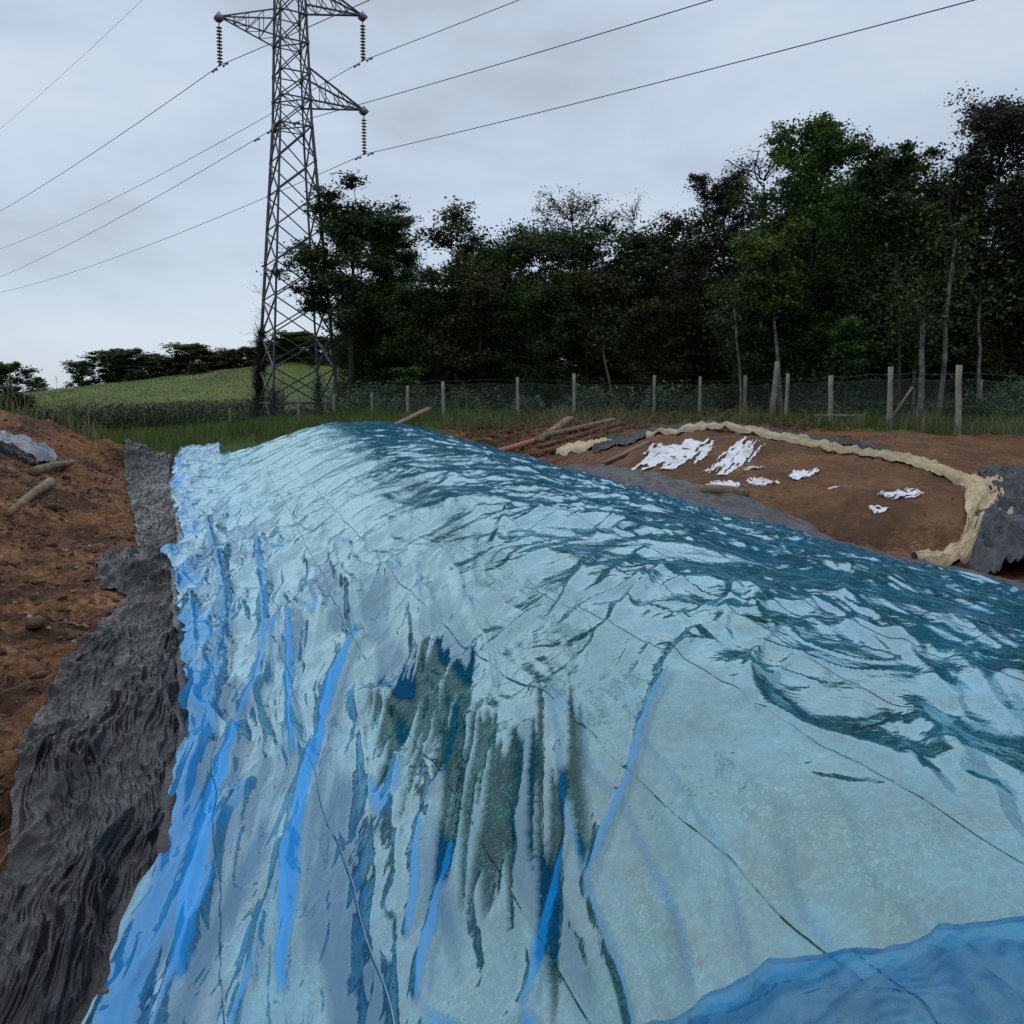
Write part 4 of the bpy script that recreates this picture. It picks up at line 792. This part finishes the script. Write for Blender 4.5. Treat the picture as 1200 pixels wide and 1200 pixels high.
# pale bare stems seen against the dark of the wood
for i,(px0,px1,t,b,y,r_,lb) in enumerate([(868,866,360,440,31,.05,'thin pale trunk left of the yellow green tree'),(1079,1078,372,440,27,.11,'mottled thick pale trunk behind the fence near the right edge'),(1100,1112,280,440,27.5,.085,'slanting pale trunk right of the mottled thick one'),(1147,1146,355,460,28,.07,'straight pale trunk nearest the right edge'),(722,703,390,450,36,.06,'slanting pale stem in front of the middle of the wood'),(1055,1046,340,440,28,.06,'thin dark stem beside the mottled thick trunk')]):
    x=(px0-600)/942*y; x1=(px1-600)/942*y; z0=gz(x,y); z1=2.1-(t-460)/942*y; n=9; f=np.linspace(0,1,n); P=np.stack([(x1-x)*f+.05*np.cumsum(rp.normal(0,1,n))*f,.05*np.cumsum(rp.normal(0,1,n)),(z1-z0)*f-.1],1)
    m=MB(); m.tube(P,r_*np.linspace(1.1,.6,n),8,False,.1,i); e=empty('tree',(x,y,z0)); obj('trunk',m.build('trunk',[M_PBARK if i!=5 else M_BARK],True),e)
    q=MB(); 
    for k in range(7):
        b_=P[-1-k%3]; d=rp.normal(0,1,3); d[2]=abs(d[2])+.5; q.tube([b_,b_+d*.45,b_+d*.9+rp.normal(0,.15,3)],[.03,.015,.006],4,False)
    obj('branches',q.build('branches',[M_BARK]),e)
    V,Q=leaf_quads(P[-1]+rp.normal(0,.7,(500,3)),.17,rp); obj('crown',mesh('crown',V,Q,[L_DARK],{'tone':np.repeat(rp.random(500),4)}),e); tag(e,lb,'tree','slender trunks at the edge of the wood')
# the unlit depth of the wood behind the first trees
rr=np.random.default_rng(31)
def deep_label(px,row):
    ref=[(405,'tall tree beside the tower'),(520,'tree with the airy open crown'),(620,'pointed dark tree'),(682,'twiggy see-through crown'),(742,'nearly bare tree top'),(790,'olive tree in the dip of the wood'),(850,'brownish airy tree'),(940,'left one of the two tallest green trees'),(1048,'right one of the two tallest green trees'),(1150,'tallest brownish tree'),(1290,'green tree past the right edge')]
    q,nm=min(ref,key=lambda a:abs(a[0]-px)); d='straight' if abs(q-px)<13 else ('to the left' if px<q else 'to the right'); return f'shaded tree {d} behind the {nm}'
for px in range(420,1330,46):
    y=rr.uniform(45,50) if px<820 else rr.uniform(38,42); top=np.interp(px,[420,560,760,830,900,1330],[330,322,310,262,235,200])+rr.uniform(-8,25)
    k=['bush2','green2','bush'][rr.integers(3)]; tree(k,px,top,y,.95 if k!='green2' else .8,rr.uniform(0,6),deep_label(px,'middle row'),group='background trees deep in the wood')
for px in range(440,1330,34):
    y=(rr.uniform(50,54) if px<820 else rr.uniform(43,47)); tree('bush2',px+rr.uniform(-10,10),rr.uniform(355,375) if px<820 else rr.uniform(300,330),y,1.15,rr.uniform(0,6),'dark tree of the farthest, hidden row of the wood',group='farthest trees of the wood')
# hill trees
HT=[('far',12,428,62,.55,0,'spreading tree cut by the left edge at the foot of the hill'),('far2',18,463,60,.8,1,'bushy tree below the spreading tree at the left edge'),('far2',44,449,92,.75,2,'small round tree alone on the skyline of the hill'),('far',98,426,94,.60,1,'round dark tree at the left end of the hilltop row'),
('far',134,416,96,.8,3,'tall dark tree second in the hilltop row'),('far',152,412,97,.9,0,'dark tree with a high top third in the hilltop row'),('far2',175,420,97,1.,4,'broad olive tree in the left half of the hilltop row'),('far2',196,424,98,1.,2,'low broad tree in the middle of the hilltop row'),
('far',228,406,96,.85,1,'tallest dome shaped tree of the hilltop row'),('far2',212,420,96,1.,5,'olive tree left of the dome shaped tree on the hill'),('far2',250,414,97,1.,.4,'broad tree right of the dome shaped tree on the hill'),('far2',272,412,98,1.,3.3,'hilltop tree just left of the lattice tower'),('far',293,410,98,.7,2.2,'hilltop tree behind the left leg of the tower'),
('far2',318,404,97,1.,2.7,'hilltop tree seen through the left half of the tower'),('far',352,392,90,.9,.9,'large tree seen through the middle of the tower'),('far',338,398,92,.9,4.9,'dark tree seen through the tower left of the large one'),('far',382,398,88,.9,1.9,'tree seen through the right leg of the tower'),
('far2',160,436,92,.8,.3,'low shrubby tree on the slope below the hilltop row'),('far2',232,428,88,.8,2.3,'paler shrub below the dome shaped tree'),('far2',70,462,85,.5,1.3,'small shrub on the left shoulder of the hill')]
for k,px,top,y,w,ro,lb in HT: tree(k,px,top-3,y,w*2.1,ro,lb,'trees along the top of the green hill')
tree('bare',68,440,88,.9,1,'dead leafless tree on the skyline left of the hilltop row','trees along the top of the green hill')
# ---------------- undergrowth, maize, grass ----------------
def leafmass(name,C,size,material,label,cat,aspect=2.):
    V,Q=leaf_quads(C,size,rr,aspect=aspect); return tag(obj(name,mesh(name,V,Q,[material],{'tone':np.repeat(np.clip(.5+.3*noise(C[:,0]*1.5,C[:,1]*1.5,5)+.2*rr.standard_normal(len(C)),0,1.3),4)})),label,cat,kind='stuff')
def band(n,pxr,yf,h,spread):
    px=rr.uniform(*pxr,n); y=yf(px)+rr.uniform(-spread,spread,n); x=(px-600)/942*y; hh=h*(.55+.9*np.clip(noise(x*.55,y*.55,6)+.35*noise(x*2,y*2,7),-.4,1)); z=ground_parts(x,y)[0]+hh*rr.random(n)**.8; return np.stack([x,y,z],1)
C=band(56000,(380,1300),lambda p:np.interp(p,[380,640,800,1300],[40,36.5,35.5,26.8]),1.45,2.2); leafmass('undergrowth',C,.16,L_BLUE,'waist high blue green undergrowth along the foot of the wood','undergrowth')
C=band(9000,(180,450),lambda p:np.interp(p,[180,450],[48,45]),1.0,2.5); leafmass('undergrowth',C,.16,L_DARK,'low dark weeds around the feet of the lattice tower','undergrowth')
C=band(16000,(430,1300),lambda p:np.interp(p,[430,800,1300],[40,37,26.5]),.55,2.5); leafmass('undergrowth',C,.13,L_GREEN,'low bright green weeds between the two wire fences','weeds')
# maize
V=[];Q=[];n0=0; r=np.random.default_rng(41); row=0
for row in range(7):
    for px in np.arange(20,335,3.1):
        y=np.interp(px,[20,335],[41,49])+row*.9+r.uniform(-.2,.2); p_=px+r.uniform(-1.2,1.2); x=(p_-600)/942*y; z=gz(x,y); H=r.uniform(1.1,1.6)*np.interp(px,[20,90,335],[.8,.95,1.12])
        for k in range(7):
            a=r.uniform(0,6.28); L=r.uniform(.35,.7); z0=z+H*(k+.7)/8; w=.045; d=np.array([math.cos(a),math.sin(a)]); s_=np.array([-d[1],d[0]])*w
            for q,(f,u) in enumerate(((0,0),(.4,.22),(.75,.20),(1,.02))): 
                c=np.array([x,y])+d*L*f*.75; zz_=z0+u*L*1.4; ww=(.7,1,.7,.1)[q]; V+=[(*(c-s_*ww),zz_),(*(c+s_*ww),zz_)]
            for q in range(3): Q.append([n0+2*q,n0+2*q+1,n0+2*q+3,n0+2*q+2])
            n0+=8
tag(obj('maize_field',mesh('maize',V,np.array(Q),[leafmat('maize_leaves',(.014,.024,.009),(.030,.044,.015),(.075,.082,.036),.3,2.)],{'tone':r.random(len(V)//8).repeat(8)})),'belt of maize plants at the foot of the green hill','maize',kind='stuff')
# grass blades
def grass(n,fn,h0,h1,w,mt,label,seed):
    r=np.random.default_rng(seed); P=fn(r,n); n=len(P); z=ground_parts(P[:,0],P[:,1])[0]; H=(h0+(h1-h0)*r.random(n)**1.5)*(.6+.8*np.clip(.5+noise(P[:,0]*.8,P[:,1]*.8,9),0,1)); a=r.uniform(0,6.28,n); l=r.uniform(.1,.6,n)*H; d=np.stack([np.cos(a),np.sin(a)],1); s_=np.stack([-d[:,1],d[:,0]],1)*w
    b=P; m1=P+d*(l*.35)[:,None]; t1=P+d*l[:,None]
    V=np.stack([np.c_[b-s_,z-.02],np.c_[b+s_,z-.02],np.c_[m1+s_*.8,z+H*.6],np.c_[m1-s_*.8,z+H*.6],np.c_[t1,z+H]],1).reshape(-1,3); i=np.arange(n)[:,None]*5
    tone=np.clip(.5+.35*noise(P[:,0]*.7,P[:,1]*.7,10)+.22*r.standard_normal(n),0,1.3)
    return tag(obj('grass',mesh('grass',V,[np.hstack([i,i+1,i+2,i+3]),np.hstack([i+3,i+2,i+4])],[mt],{'tone':tone.repeat(5)})),label,'grass',kind='stuff')
G1=leafmat('field_grass',(.032,.056,.011),(.068,.108,.022),(.135,.165,.045),.3,.7)
def gf(r,n):
    px=r.uniform(-30,1330,n*2); y=20+25*r.random(n*2)**1.2; x=(px-600)/942*y; s,X=axis(x,y); e=soil_edge(x)+fbm(x*.5,y*.5,3,21)*1.5
    k=(y>e-.3-np.abs(r.normal(0,.9,n*2))*(r.random(n*2)<.4))&~((s<25.2)&(X>-1.0)&(X<7))&~((s<22.8)&(X>-2.6)&(X<0))
    return np.stack([x[k],y[k]],1)[:n]
grass(70000,gf,.12,.42,.011,G1,'rough green grass between the dug earth and the fences',51)
def ge(r,n):
    y0=r.uniform(18,27,n*3); x=r.uniform(-16,13,n*3); s,X=axis(x,y0); e=soil_edge(x)+fbm(x*.5,y0*.5,3,21)*1.5; k=(np.abs(y0-e)<.9)&(noise(x*1.1,y0*1.1,30)>.0)&~((s<25.4)&(X>-2.6)&(X<7)); return np.stack([x[k],y0[k]],1)[:n]
grass(9000,ge,.25,.75,.013,leafmat('tall_weeds',(.05,.06,.02),(.11,.12,.04),(.22,.21,.10),.3,1.),'taller ragged straw coloured weeds along the edge of the dug earth',53)
def gh(r,n):
    px=r.uniform(0,420,n); y=46+52*r.random(n); return np.stack([(px-600)/942*y,y],1)
grass(14000,gh,.05,.18,.03,leafmat('hill_grass',(.045,.065,.014),(.085,.105,.024),(.15,.155,.045),.3,.12),'long grass covering the green hillside',52)
